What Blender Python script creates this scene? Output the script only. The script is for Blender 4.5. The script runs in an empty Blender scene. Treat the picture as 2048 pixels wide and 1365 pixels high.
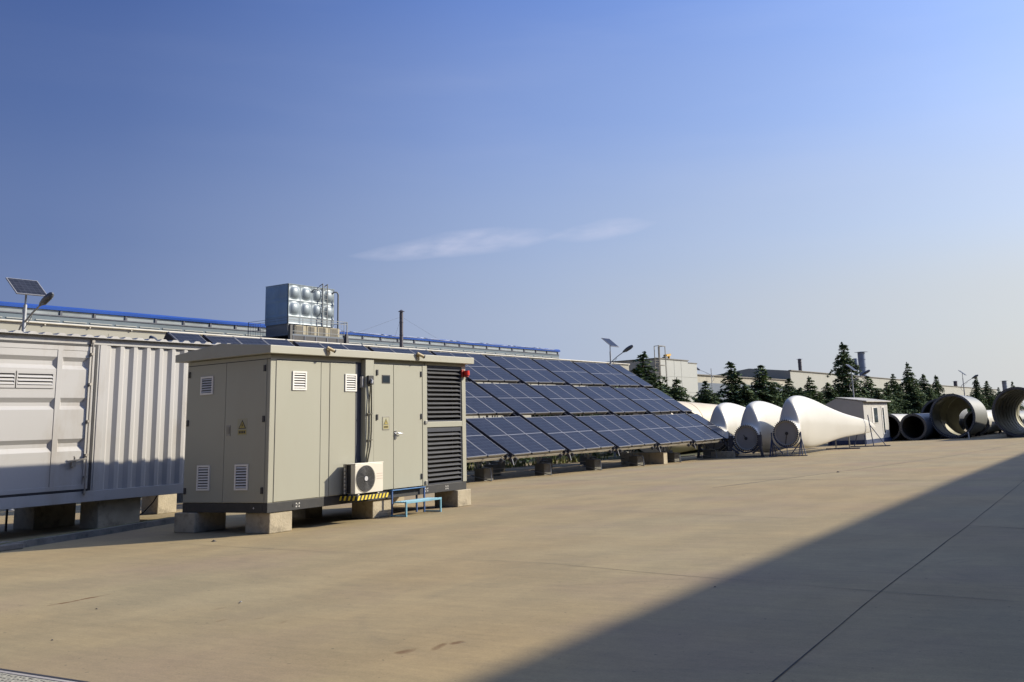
import bpy, math, random
from mathutils import Vector, Matrix
R = math.radians
random.seed(7)
scene = bpy.context.scene
col = scene.collection

# ------------------------------------------------------------------ camera
cam_d = bpy.data.cameras.new("camera"); cam = bpy.data.objects.new("camera", cam_d)
col.objects.link(cam); scene.camera = cam
cam_d.sensor_fit = 'HORIZONTAL'; cam_d.sensor_width = 36.0
cam_d.lens = 36.0 * 1937.2 / 2048
cam_d.shift_x = (1024 - 1205.83) / 2048
cam_d.shift_y = (472.84 - 682.5) / 2048
cam_d.clip_start = 0.1; cam_d.clip_end = 5000
right = Vector((0.8644222526658908, 0.5010599130460667, -0.0413900064543978))
down = Vector((-0.1319176802225223, 0.14660015987917185, -0.9803601984822261))
fwd = Vector((-0.48515141424171415, 0.852905244831845, 0.1928231018254693))
m3 = Matrix((right, -down, -fwd)).transposed()
cam.matrix_world = Matrix.Translation((0, 0, 1.7)) @ m3.to_4x4()

# ------------------------------------------------------------------ sun and sky
SUN = Vector((1.0, 1.08, 0.80)).normalized()
elev = math.asin(SUN.z)
sd = bpy.data.lights.new("sun", 'SUN'); sd.energy = 3.95; sd.angle = R(0.9); sd.color = (1.0, 0.905, 0.725)
so = bpy.data.objects.new("sun", sd); col.objects.link(so)
so.rotation_euler = SUN.to_track_quat('Z', 'Y').to_euler(); so.location = (30, 34, 24)
world = bpy.data.worlds.new("World"); scene.world = world; world.use_nodes = True
wt = world.node_tree; wt.nodes.clear()
def wn(t): return wt.nodes.new(t)
wo = wn('ShaderNodeOutputWorld'); bg = wn('ShaderNodeBackground')
sky = wn('ShaderNodeTexSky'); sky.sky_type = 'NISHITA'; sky.sun_disc = False
sky.sun_elevation = elev; sky.sun_rotation = math.atan2(SUN.x, SUN.y)
sky.air_density = 1.25; sky.dust_density = 1.4; sky.ozone_density = 3.2; sky.altitude = 0
bg.inputs['Strength'].default_value = 0.068
# a faint streak of cirrus fixed in the sky
tc = wn('ShaderNodeTexCoord')
def wmath(op, a, b=None, clamp=False):
    n = wn('ShaderNodeMath'); n.operation = op; n.use_clamp = clamp
    for i, v in enumerate((a, b)):
        if v is None: continue
        if isinstance(v, (int, float)): n.inputs[i].default_value = v
        else: wt.links.new(v, n.inputs[i])
    return n.outputs[0]
def wdot(v):
    n = wn('ShaderNodeVectorMath'); n.operation = 'DOT_PRODUCT'
    wt.links.new(tc.outputs['Generated'], n.inputs[0]); n.inputs[1].default_value = v
    return n.outputs['Value']
def dirpx(px, py):
    return (right * ((px - 1205.83) / 1937.2) + down * ((py - 472.84) / 1937.2) + fwd).normalized()
def streak(c, a, half, thick, amount, seed):
    C = dirpx(*c); A = dirpx(*a); u = (A - C); u = (u - C * u.dot(C)).normalized(); w = C.cross(u)
    x = wdot(u); y = wdot(w)
    nz = wn('ShaderNodeTexNoise'); nz.inputs['Scale'].default_value = 5; nz.inputs['Detail'].default_value = 3
    cv = wn('ShaderNodeCombineXYZ'); wt.links.new(x, cv.inputs[0]); cv.inputs[1].default_value = seed
    wt.links.new(wmath('MULTIPLY', y, 3), cv.inputs[2]); wt.links.new(cv.outputs[0], nz.inputs['Vector'])
    yo = wmath('ADD', y, wmath('MULTIPLY', wmath('SUBTRACT', nz.outputs['Fac'], 0.5), thick * 2.2))
    ex = wmath('SUBTRACT', 1, wmath('POWER', wmath('ABSOLUTE', wmath('DIVIDE', x, half)), 2), True)
    th = wmath('ADD', wmath('MULTIPLY', ex, thick), 1e-5)
    ey = wmath('SUBTRACT', 1, wmath('POWER', wmath('ABSOLUTE', wmath('DIVIDE', yo, th)), 2), True)
    nf = wn('ShaderNodeTexNoise'); nf.inputs['Scale'].default_value = 26; nf.inputs['Detail'].default_value = 6
    cf = wn('ShaderNodeCombineXYZ'); wt.links.new(x, cf.inputs[0]); wt.links.new(wmath('MULTIPLY', y, 3.2), cf.inputs[1])
    cf.inputs[2].default_value = seed; wt.links.new(cf.outputs[0], nf.inputs['Vector'])
    tex = wmath('MULTIPLY', wmath('SUBTRACT', nf.outputs['Fac'], 0.22, True), 3.0)
    front = wmath('GREATER_THAN', wdot(C), 0)
    return wmath('MULTIPLY', wmath('MULTIPLY', wmath('MULTIPLY', ex, ey), wmath('MULTIPLY', tex, amount)), front)
f = wmath('ADD', streak((915, 490), (1100, 470), 0.112, 0.018, 0.4, 1.0), streak((1205, 461), (1300, 450), 0.060, 0.013, 0.32, 4.0), True)
nb = wn('ShaderNodeTexNoise'); nb.inputs['Scale'].default_value = 3.5; nb.inputs['Detail'].default_value = 5
mpn = wn('ShaderNodeMapping'); mpn.inputs['Scale'].default_value = (1, 1, 6); wt.links.new(tc.outputs['Generated'], mpn.inputs[0])
wt.links.new(mpn.outputs[0], nb.inputs['Vector'])
veil = wmath('MULTIPLY', wmath('SUBTRACT', nb.outputs['Fac'], 0.45, True), 0.22)
f2 = wmath('ADD', f, veil, True)
mx = wn('ShaderNodeMix'); mx.data_type = 'RGBA'
wt.links.new(veil, mx.inputs[0]); wt.links.new(sky.outputs[0], mx.inputs[6]); mx.inputs[7].default_value = (7.2, 6.6, 5.4, 1)
tint = wn('ShaderNodeMix'); tint.data_type = 'RGBA'; tint.blend_type = 'MULTIPLY'; tint.inputs[0].default_value = 1
tr_w = wn('ShaderNodeValToRGB'); sz = wn('ShaderNodeSeparateXYZ'); wt.links.new(tc.outputs['Generated'], sz.inputs[0]); wt.links.new(sz.outputs[2], tr_w.inputs[0])
te = tr_w.color_ramp.elements; te[0].position = 0.0; te[0].color = (0.95, 1.07, 1.58, 1); te[1].position = 0.46; te[1].color = (0.93, 1.12, 1.74, 1)
t4 = te.new(0.75); t4.color = (2.1, 2.15, 2.5, 1)  # overhead sky, out of view, brightened to add fill on shaded ground
t3 = te.new(0.12); t3.color = (1.0, 1.07, 1.45, 1)
wt.links.new(mx.outputs[2], tint.inputs[6]); wt.links.new(tr_w.outputs[0], tint.inputs[7])
side = wdot(Vector((SUN.x, SUN.y, 0)).normalized())
rs_ = wn('ShaderNodeValToRGB'); wt.links.new(wmath('ADD', wmath('MULTIPLY', side, 0.5), 0.5), rs_.inputs[0])
e_ = rs_.color_ramp.elements; e_[0].position = 0.2; e_[0].color = (0.30, 0.30, 0.34, 1); e_[1].position = 0.95; e_[1].color = (1.3, 1.28, 1.2, 1)  # sky away from the sun, mostly out of view, darkened to cut fill
k_ = e_.new(0.42); k_.color = (0.40, 0.46, 0.57, 1); k_ = e_.new(0.58); k_.color = (0.88, 0.88, 0.93, 1); k_ = e_.new(0.8); k_.color = (1.18, 1.2, 1.17, 1)
tint2 = wn('ShaderNodeMix'); tint2.data_type = 'RGBA'; tint2.blend_type = 'MULTIPLY'; tint2.inputs[0].default_value = 1
wt.links.new(tint.outputs[2], tint2.inputs[6]); wt.links.new(rs_.outputs[0], tint2.inputs[7])
# pale low haze, whiter towards the sun
hc = wn('ShaderNodeValToRGB'); wt.links.new(wmath('ADD', wmath('MULTIPLY', side, 0.5), 0.5), hc.inputs[0])
e_ = hc.color_ramp.elements; e_[0].position = 0.1; e_[0].color = (.09, .12, .22, 1); e_[1].position = 1.0; e_[1].color = (.80, .80, .74, 1)
for p_, c_ in ((.39, (.18, .24, .43)), (.62, (.41, .475, .62)), (.82, (.62, .635, .64))): k_ = e_.new(p_); k_.color = (*c_, 1)
hs_ = wn('ShaderNodeVectorMath'); hs_.operation = 'SCALE'; wt.links.new(hc.outputs[0], hs_.inputs[0]); hs_.inputs['Scale'].default_value = 10.0
hz = wn('ShaderNodeValToRGB'); wt.links.new(sz.outputs[2], hz.inputs[0]); hz.color_ramp.interpolation = 'EASE'
e_ = hz.color_ramp.elements; e_[0].position = 0.0; e_[0].color = (.96,) * 3 + (1,); e_[1].position = 0.5; e_[1].color = (0, 0, 0, 1)
for p_, v_ in ((.1, .84), (.2, .55), (.32, .28)): k_ = e_.new(p_); k_.color = (v_, v_, v_, 1)
hm = wn('ShaderNodeMix'); hm.data_type = 'RGBA'; wt.links.new(hz.outputs[0], hm.inputs[0]); wt.links.new(tint2.outputs[2], hm.inputs[6]); wt.links.new(hs_.outputs[0], hm.inputs[7])
cm_ = wn('ShaderNodeMix'); cm_.data_type = 'RGBA'; wt.links.new(wmath('MULTIPLY', f, 0.75), cm_.inputs[0]); wt.links.new(hm.outputs[2], cm_.inputs[6]); cm_.inputs[7].default_value = (7.2, 7.2, 8.6, 1)
wt.links.new(cm_.outputs[2], bg.inputs[0]); wt.links.new(bg.outputs[0], wo.inputs[0])
scene.view_settings.view_transform = 'Standard'; scene.view_settings.look = 'None'
scene.view_settings.gamma = 1; scene.view_settings.exposure = 0.63
scene.cycles.max_bounces = 6; scene.cycles.diffuse_bounces = 1

# ------------------------------------------------------------------ helpers
def gz(y): return -0.16 * min(max((y - 27) / 18, 0), 1)
MATS = {}
def mat(name, c, rough=0.6, metal=0.0, var=0.12, scale=1.5, bump=0.0, bscale=30, dirt=None, spec=0.5, coat=0.0, stretch=(1, 1, 1)):
    """principled material whose colour wanders by noise; dirt = (colour, amount, scale)"""
    if name in MATS: return MATS[name]
    m = bpy.data.materials.new(name); m.use_nodes = True; t = m.node_tree; b = t.nodes['Principled BSDF']
    b.inputs['Roughness'].default_value = rough; b.inputs['Metallic'].default_value = metal
    b.inputs['Specular IOR Level'].default_value = spec; b.inputs['Coat Weight'].default_value = coat
    co = t.nodes.new('ShaderNodeTexCoord'); mp = t.nodes.new('ShaderNodeMapping'); mp.inputs['Scale'].default_value = stretch
    t.links.new(co.outputs['Object'], mp.inputs[0])
    n = t.nodes.new('ShaderNodeTexNoise'); n.inputs['Scale'].default_value = scale; n.inputs['Detail'].default_value = 6
    t.links.new(mp.outputs[0], n.inputs['Vector'])
    r = t.nodes.new('ShaderNodeValToRGB'); r.color_ramp.elements[0].position = 0.3; r.color_ramp.elements[1].position = 0.7
    r.color_ramp.elements[0].color = (*[x * (1 - var) for x in c], 1); r.color_ramp.elements[1].color = (*[min(1, x * (1 + var)) for x in c], 1)
    t.links.new(n.outputs['Fac'], r.inputs[0]); out = r.outputs[0]
    if dirt:
        dn = t.nodes.new('ShaderNodeTexNoise'); dn.inputs['Scale'].default_value = dirt[2]; dn.inputs['Detail'].default_value = 8; dn.inputs['Roughness'].default_value = 0.65
        t.links.new(mp.outputs[0], dn.inputs['Vector'])
        dr = t.nodes.new('ShaderNodeValToRGB'); dr.color_ramp.elements[0].position = 0.52; dr.color_ramp.elements[1].position = 0.74
        dr.color_ramp.elements[0].color = (0, 0, 0, 1); dr.color_ramp.elements[1].color = (dirt[1],) * 3 + (1,)
        t.links.new(dn.outputs['Fac'], dr.inputs[0])
        x = t.nodes.new('ShaderNodeMix'); x.data_type = 'RGBA'; t.links.new(dr.outputs[0], x.inputs[0]); t.links.new(out, x.inputs[6])
        x.inputs[7].default_value = (*dirt[0], 1); out = x.outputs[2]
    t.links.new(out, b.inputs['Base Color'])
    if bump:
        bn = t.nodes.new('ShaderNodeTexNoise'); bn.inputs['Scale'].default_value = bscale; bn.inputs['Detail'].default_value = 4
        t.links.new(mp.outputs[0], bn.inputs['Vector']); bp = t.nodes.new('ShaderNodeBump'); bp.inputs['Strength'].default_value = bump
        bp.inputs['Distance'].default_value = 0.02; t.links.new(bn.outputs['Fac'], bp.inputs['Height']); t.links.new(bp.outputs[0], b.inputs['Normal'])
    MATS[name] = m; return m

class MB:
    def __init__(s): s.v = []; s.f = []; s.m = []; s.sm = []
    def add(s, vs, fs, mi=0, smooth=False):
        o = len(s.v); s.v += [tuple(v) for v in vs]; s.f += [tuple(i + o for i in f) for f in fs]; s.m += [mi] * len(fs); s.sm += [smooth] * len(fs); return s
    def box(s, x0, x1, y0, y1, z0, z1, mi=0):
        vs = [(x, y, z) for x in (x0, x1) for y in (y0, y1) for z in (z0, z1)]
        return s.add(vs, [(0, 1, 3, 2), (4, 6, 7, 5), (0, 4, 5, 1), (2, 3, 7, 6), (0, 2, 6, 4), (1, 5, 7, 3)], mi)
    def obox(s, c, ax, ay, az, mi=0):
        """oriented box: centre, three half axis vectors"""
        c, ax, ay, az = map(Vector, (c, ax, ay, az))
        vs = [c + ax * i + ay * j + az * k for i in (-1, 1) for j in (-1, 1) for k in (-1, 1)]
        return s.add(vs, [(0, 1, 3, 2), (4, 6, 7, 5), (0, 4, 5, 1), (2, 3, 7, 6), (0, 2, 6, 4), (1, 5, 7, 3)], mi)
    def bar(s, a, b, w, h=None, mi=0, up=(0, 0, 1)):
        a = Vector(a); b = Vector(b); h = h or w; d = b - a; L = d.length; d.normalize(); u = Vector(up)
        if abs(d.dot(u)) > 0.98: u = Vector((1, 0, 0))
        sd_ = d.cross(u).normalized(); u2 = sd_.cross(d)
        return s.obox((a + b) / 2, d * (L / 2), sd_ * (w / 2), u2 * (h / 2), mi)
    def tube(s, pts, r, n=8, mi=0, caps=True):
        pts = [Vector(p) for p in pts]; rs = r if isinstance(r, (list, tuple)) else [r] * len(pts)
        vs = []; prev = None
        for i, p in enumerate(pts):
            d = (pts[min(i + 1, len(pts) - 1)] - pts[max(i - 1, 0)]).normalized()
            if prev is None:
                u = Vector((0, 0, 1)) if abs(d.z) < 0.9 else Vector((1, 0, 0)); a = d.cross(u).normalized()
            else: a = (prev - d * prev.dot(d)).normalized()
            prev = a; b = d.cross(a)
            vs += [p + (a * math.cos(2 * math.pi * k / n) + b * math.sin(2 * math.pi * k / n)) * rs[i] for k in range(n)]
        fs = [(i * n + k, i * n + (k + 1) % n, (i + 1) * n + (k + 1) % n, (i + 1) * n + k) for i in range(len(pts) - 1) for k in range(n)]
        s.add(vs, fs, mi, True)
        if caps: s.add(vs[:n], [tuple(range(n))[::-1]], mi); s.add(vs[-n:], [tuple(range(n))], mi)
        return s
    def ringy(s, cx, cz, prof, n=48, mi=0, closed=True, smooth=True):
        """solid of revolution about a line along y: prof = [(y, r), ...]"""
        k = len(prof); vs = []
        for (y, r) in prof: vs += [(cx + r * math.cos(2 * math.pi * j / n), y, cz + r * math.sin(2 * math.pi * j / n)) for j in range(n)]
        rng = range(k if closed else k - 1)
        fs = [(i * n + j, i * n + (j + 1) % n, ((i + 1) % k) * n + (j + 1) % n, ((i + 1) % k) * n + j) for i in rng for j in range(n)]
        return s.add(vs, fs, mi, smooth)
    def disc(s, c, nrm, r, n=24, mi=0, t=0.01):
        c = Vector(c); d = Vector(nrm).normalized(); return s.tube([c, c + d * t], r, n, mi)
    def prism(s, poly, axis, a, b, mi=0):
        """polygon in the plane across axis, extruded a..b"""
        def P(p, t): return {'x': (t, p[0], p[1]), 'y': (p[0], t, p[1]), 'z': (p[0], p[1], t)}[axis]
        n = len(poly); vs = [P(p, a) for p in poly] + [P(p, b) for p in poly]
        return s.add(vs, [tuple(range(n))[::-1], tuple(range(n, 2 * n))] + [(i, (i + 1) % n, n + (i + 1) % n, n + i) for i in range(n)], mi)
    def build(s, name, mats, parent=None, bevel=0.0):
        me = bpy.data.meshes.new(name); me.from_pydata(s.v, [], s.f)
        for m in (mats if isinstance(mats, (list, tuple)) else [mats]): me.materials.append(m)
        me.polygons.foreach_set('material_index', s.m); me.polygons.foreach_set('use_smooth', s.sm); me.update()
        bmfix(me)
        o = bpy.data.objects.new(name, me); col.objects.link(o)
        if parent is not None:
            o.parent = parent; me.transform(Matrix.Translation(-wloc(parent)))
        if bevel:
            b = o.modifiers.new('bevel', 'BEVEL'); b.width = bevel; b.segments = 2; b.limit_method = 'ANGLE'; b.angle_limit = R(40)
            b.harden_normals = False
        return o
import bmesh
def bmfix(me):
    b = bmesh.new(); b.from_mesh(me); bmesh.ops.recalc_face_normals(b, faces=b.faces); b.to_mesh(me); b.free()
def wloc(o):
    v = Vector((0, 0, 0))
    while o is not None: v += o.location; o = o.parent
    return v
def tag(o, label, cat, group=None, kind=None):
    if kind: o['kind'] = kind
    else:
        o['label'] = label; o['category'] = cat
        if group: o['group'] = group
    return o
def empty(name, loc, label, cat, group=None):
    o = bpy.data.objects.new(name, None); o.empty_display_size = 0.2; col.objects.link(o); o.location = loc
    return tag(o, label, cat, group)
def top(mb, name, mats, label, cat, loc=(0, 0, 0), group=None, bevel=0):
    """a top-level thing that is one mesh, origin moved to loc"""
    o = mb.build(name, mats, None, bevel); o.data.transform(Matrix.Translation(-Vector(loc))); o.location = loc
    return tag(o, label, cat, group)
def copy_tree(o, parent=None):
    c = o.copy(); col.objects.link(c); c.parent = parent
    for ch in [k for k in bpy.data.objects if k.parent == o]: copy_tree(ch, c)
    return c

# ------------------------------------------------------------------ materials
def concrete_ground():
    m = bpy.data.materials.new('yard_concrete'); m.use_nodes = True; t = m.node_tree; b = t.nodes['Principled BSDF']; b.inputs['Roughness'].default_value = 0.85
    b.inputs['Specular IOR Level'].default_value = 0.25
    co = t.nodes.new('ShaderNodeTexCoord')
    def noise(scale, detail, st=(1, 1, 1), rough=0.5, rot=0):
        mp = t.nodes.new('ShaderNodeMapping'); mp.inputs['Scale'].default_value = st; mp.inputs['Rotation'].default_value = (0, 0, rot); t.links.new(co.outputs['Object'], mp.inputs[0])
        n = t.nodes.new('ShaderNodeTexNoise'); n.inputs['Scale'].default_value = scale; n.inputs['Detail'].default_value = detail; n.inputs['Roughness'].default_value = rough
        t.links.new(mp.outputs[0], n.inputs['Vector']); return n.outputs['Fac']
    def ramp(f, p0, c0, p1, c1):
        r = t.nodes.new('ShaderNodeValToRGB'); e = r.color_ramp.elements; e[0].position = p0; e[1].position = p1; e[0].color = (*c0, 1); e[1].color = (*c1, 1)
        t.links.new(f, r.inputs[0]); return r.outputs[0]
    def mix(f, a, c, mode='MIX'):
        x = t.nodes.new('ShaderNodeMix'); x.data_type = 'RGBA'; x.blend_type = mode
        for i, v in ((0, f), (6, a), (7, c)):
            if isinstance(v, (int, float)): x.inputs[i].default_value = v
            elif isinstance(v, tuple): x.inputs[i].default_value = (*v, 1)
            else: t.links.new(v, x.inputs[i])
        return x.outputs[2]
    base = ramp(noise(0.22, 5), 0.35, (0.352, 0.268, 0.144), 0.65, (0.33, 0.272, 0.160))
    patch = ramp(noise(0.9, 6, (1, 0.6, 1), 0.6), 0.42, (0.90, 0.905, 0.915), 0.6, (1.04, 1.035, 1.025))
    c = mix(1.0, base, patch, 'MULTIPLY')
    streaks = ramp(noise(2.2, 7, (0.35, 2.4, 1), 0.7, 0.12), 0.34, (0.90, 0.90, 0.91), 0.72, (1.07, 1.06, 1.05))
    c = mix(1.0, c, streaks, 'MULTIPLY')
    rose = ramp(noise(0.35, 3), 0.5, (0, 0, 0), 0.7, (0.4, 0.4, 0.4)); c = mix(rose, c, (0.27, 0.195, 0.148))
    pale = ramp(noise(3.5, 6, (0.5, 3.2, 1), 0.75, 0.2), 0.63, (0, 0, 0), 0.74, (0.4, 0.4, 0.4)); c = mix(pale, c, (0.35, 0.30, 0.215))
    grain = ramp(noise(60, 5, (1, 1, 1), 0.7), 0.3, (0.86, 0.86, 0.86), 0.7, (1.12, 1.12, 1.12)); c = mix(1.0, c, grain, 'MULTIPLY')
    fine = ramp(noise(7, 8, (0.5, 1.6, 1), 0.8, 0.1), 0.36, (0.93, 0.93, 0.935), 0.66, (1.07, 1.06, 1.05)); c = mix(1.0, c, fine, 'MULTIPLY')
    fine2 = ramp(noise(19, 6, (1, 1, 1), 0.75), 0.36, (0.94, 0.94, 0.94), 0.66, (1.06, 1.06, 1.055)); c = mix(1.0, c, fine2, 'MULTIPLY')
    specks = ramp(noise(14, 3, (1, 1, 1), 0.4), 0.71, (0, 0, 0), 0.74, (0.55, 0.55, 0.55)); c = mix(specks, c, (0.11, 0.09, 0.065))
    # oil and rust marks with a shape of their own
    sx = t.nodes.new('ShaderNodeSeparateXYZ'); t.links.new(co.outputs['Object'], sx.inputs[0])
    wob = noise(7, 4, (1, 1, 1), 0.6)
    def M(op, a, bb=None, cl=False):
        n = t.nodes.new('ShaderNodeMath'); n.operation = op; n.use_clamp = cl
        for i, v in enumerate((a, bb)):
            if v is None: continue
            if isinstance(v, (int, float)): n.inputs[i].default_value = v
            else: t.links.new(v, n.inputs[i])
        return n.outputs[0]
    for (x, y, rx, ry, ang, amt) in [(-11.12, 6.86, .05, .2, -0.1, .95), (-11.14, 7.2, .05, .26, .06, .95), (-5.56, 6.33, .07, .13, -0.2, .85), (-5.42, 6.55, .045, .16, .3, .7), (-5.37, 6.72, .06, .09, 0, .8), (-8.3, 6.75, .05, .08, .2, .35), (-8.0, 6.95, .03, .09, 0, .35), (-7.6, 6.9, .04, .1, .4, .3), (-8.9, 7.2, .05, .12, .2, .25)]:
        dx = M('SUBTRACT', sx.outputs[0], x); dy = M('SUBTRACT', sx.outputs[1], y); ca, sa = math.cos(ang), math.sin(ang)
        u = M('DIVIDE', M('ADD', M('MULTIPLY', dx, ca), M('MULTIPLY', dy, sa)), rx); v = M('DIVIDE', M('SUBTRACT', M('MULTIPLY', dy, ca), M('MULTIPLY', dx, sa)), ry)
        d = M('ADD', M('ADD', M('MULTIPLY', u, u), M('MULTIPLY', v, v)), M('MULTIPLY', M('SUBTRACT', wob, 0.5), 2.4))
        c = mix(M('MULTIPLY', M('SUBTRACT', 1.0, d, True), amt), c, (0.15, 0.08, 0.035))
    for (x, y, rr, wd, amt) in [(-1.55, 11.6, .95, .03, .28), (-1.55, 11.6, 1.1, .05, .2), (-4.6, 9.3, 2.6, .12, .12), (-4.6, 9.3, 3.1, .1, .12), (-9, 13, 4.2, .12, .1)]:
        dx = M('SUBTRACT', sx.outputs[0], x); dy = M('SUBTRACT', sx.outputs[1], y)
        d = M('SQRT', M('ADD', M('MULTIPLY', dx, dx), M('MULTIPLY', dy, dy)))
        k = M('SUBTRACT', 1.0, M('DIVIDE', M('ABSOLUTE', M('SUBTRACT', d, rr)), wd), True); k = M('MULTIPLY', k, M('MULTIPLY', M('SUBTRACT', noise(1.7, 3), 0.42, True), 5.0, True))
        c = mix(M('MULTIPLY', k, amt), c, (0.09, 0.085, 0.08))
    t.links.new(c, b.inputs['Base Color'])
    bp = t.nodes.new('ShaderNodeBump'); bp.inputs['Strength'].default_value = 0.25; bp.inputs['Distance'].default_value = 0.01
    t.links.new(noise(40, 6, (1, 1, 1), 0.7), bp.inputs['Height']); t.links.new(bp.outputs[0], b.inputs['Normal'])
    return m
def solar_glass():
    m = bpy.data.materials.new('solar_cells'); m.use_nodes = True; t = m.node_tree; b = t.nodes['Principled BSDF']
    b.inputs['Roughness'].default_value = 0.3; b.inputs['Specular IOR Level'].default_value = 0.5; b.inputs['IOR'].default_value = 1.17
    uv = t.nodes.new('ShaderNodeUVMap'); sx = t.nodes.new('ShaderNodeSeparateXYZ'); t.links.new(uv.outputs[0], sx.inputs[0])
    def M(op, a, bb=None):
        n = t.nodes.new('ShaderNodeMath'); n.operation = op
        for i, v in enumerate((a, bb)):
            if v is None: continue
            if isinstance(v, (int, float)): n.inputs[i].default_value = v
            else: t.links.new(v, n.inputs[i])
        return n.outputs[0]
    def line(c, n, w):
        fr = M('FRACT', M('MULTIPLY', c, n)); return M('MAXIMUM', M('LESS_THAN', fr, w), M('GREATER_THAN', fr, 1 - w))
    g = M('MAXIMUM', line(sx.outputs[0], 6, 0.028), line(sx.outputs[1], 6, 0.045))
    cid = t.nodes.new('ShaderNodeTexWhiteNoise'); cid.noise_dimensions = '3D'
    cv = t.nodes.new('ShaderNodeCombineXYZ'); t.links.new(M('FLOOR', M('MULTIPLY', sx.outputs[0], 6)), cv.inputs[0]); t.links.new(M('FLOOR', M('MULTIPLY', sx.outputs[1], 6)), cv.inputs[1])
    oi = t.nodes.new('ShaderNodeObjectInfo'); t.links.new(M('MULTIPLY', oi.outputs['Random'], 50), cv.inputs[2]); t.links.new(cv.outputs[0], cid.inputs['Vector'])
    r = t.nodes.new('ShaderNodeValToRGB'); r.color_ramp.elements[0].color = (0.012, 0.016, 0.027, 1); r.color_ramp.elements[1].color = (0.019, 0.024, 0.038, 1)
    t.links.new(cid.outputs['Value'], r.inputs[0])
    x = t.nodes.new('ShaderNodeMix'); x.data_type = 'RGBA'; t.links.new(M('MULTIPLY', g, 0.65), x.inputs[0]); t.links.new(r.outputs[0], x.inputs[6]); x.inputs[7].default_value = (0.075, 0.085, 0.115, 1)
    # dust film
    n = t.nodes.new('ShaderNodeTexNoise'); n.inputs['Scale'].default_value = 0.9; n.inputs['Detail'].default_value = 5
    co = t.nodes.new('ShaderNodeTexCoord'); t.links.new(co.outputs['Object'], n.inputs['Vector'])
    d = t.nodes.new('ShaderNodeMix'); d.data_type = 'RGBA'; t.links.new(M('ADD', M('MULTIPLY', n.outputs['Fac'], 0.07), 0.0), d.inputs[0]); t.links.new(x.outputs[2], d.inputs[6]); d.inputs[7].default_value = (0.26, 0.22, 0.23, 1)
    t.links.new(d.outputs[2], b.inputs['Base Color'])
    return m
def blade_mat():
    return mat('gelcoat', (0.58, 0.56, 0.50), 0.38, 0, .035, .5, dirt=((0.42, 0.38, 0.3), .28, .7))
G_ = concrete_ground(); SOLAR = solar_glass(); GEL = blade_mat()
STEELW = mat('container_paint', (0.415, 0.405, 0.39), 0.45, 0, .05, .8, dirt=((0.27, 0.22, 0.16), .5, 1.3), stretch=(1, 1, .35))
CAB = mat('cabinet_paint', (0.345, 0.34, 0.272), 0.42, 0, .025, .7, dirt=((0.30, 0.27, 0.2), .22, .9), stretch=(1, 1, .3), bump=.04, bscale=120)
CABR = mat('cabinet_roof_paint', (0.365, 0.355, 0.285), 0.45, 0, .03, .8, dirt=((0.32, 0.27, 0.17), .3, 1.3))
BLACK = mat('black_paint', (0.022, 0.022, 0.026), 0.5, 0, .3, 4)
BASE = mat('dark_grey_paint', (0.022, 0.023, 0.026), 0.55, 0, .15, 3, dirt=((0.07, 0.06, 0.05), .4, 5))
LOUV = mat('louvre_grey', (0.14, 0.142, 0.148), 0.42, 0.2, .08, 3)
WHITE = mat('white_plastic', (0.74, 0.72, 0.67), 0.4, 0, .03, 2)
BLOCK = mat('block_concrete', (0.40, 0.345, 0.245), 0.9, 0, .13, 3, .5, 25, dirt=((0.13, 0.11, 0.08), .75, 4.5))
ALU = mat('aluminium', (0.31, 0.31, 0.32), 0.45, 0.3, .06, 3)
GALV = mat('galvanised_steel', (0.26, 0.26, 0.25), 0.45, 0.6, .12, 5)
PURL = mat('purlin_steel', (0.38, 0.35, 0.29), 0.55, 0.3, .1, 3)
DARKST = mat('dark_steel', (0.06, 0.065, 0.085), 0.55, 0.3, .2, 4)
NAVY = mat('navy_steel', (0.03, 0.05, 0.12), 0.5, 0.1, .2, 4)
BLUEP = mat('light_blue_paint', (0.16, 0.36, 0.47), 0.5, 0, .12, 6, dirt=((0.3, 0.34, 0.32), .4, 8))
YEL = mat('hazard_yellow', (0.72, 0.55, 0.05), 0.5, 0, .1, 6)
RED = mat('red_lens', (0.62, 0.03, 0.015), 0.3, 0, .05, 6)
CHROME = mat('chrome', (0.7, 0.7, 0.7), 0.2, 0.9, .05, 6)

# ------------------------------------------------------------------ ground
g = MB()
ys = [-60, 0, 27, 30, 33, 36, 39, 42, 45, 60, 100, 300, 2500]; xs = [-2500, -300, -60, -22, 0, 60, 300, 2500]
vs = [(x, y, gz(y)) for y in ys for x in xs]; n = len(xs)
g.add(vs, [(j * n + i, j * n + i + 1, (j + 1) * n + i + 1, (j + 1) * n + i) for j in range(len(ys) - 1) for i in range(n - 1)])
o = g.build('ground', G_); tag(o, None, None, kind='structure')
JOINT = mat('joint_dark', (0.045, 0.04, 0.035), 0.95, 0, .3, 6)
JOINTP = mat('joint_worn', (0.17, 0.145, 0.105), 0.95, 0, .35, 3)
jb = MB()
def joint(pts, w, wob=0.006, mi=0):
    P = [Vector((p[0], p[1], 0)) for p in pts]; out = []
    for a, b in zip(P, P[1:]):
        L = (b - a).length; k = max(2, int(L / 0.8)); d = (b - a).normalized(); nn = Vector((-d.y, d.x, 0))
        for i in range(k): out.append((a.lerp(b, i / k) + nn * random.uniform(-wob, wob), nn))
    out.append((P[-1], nn)); vs = []
    for p, nn in out:
        ww = w * random.uniform(0.55, 1.25)
        for s_ in (-1, 1): q = p + nn * ww / 2 * s_; vs.append((q.x, q.y, gz(q.y) + 0.004))
    jb.add(vs, [(2 * i, 2 * i + 1, 2 * i + 3, 2 * i + 2) for i in range(len(out) - 1)], mi)
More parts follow.
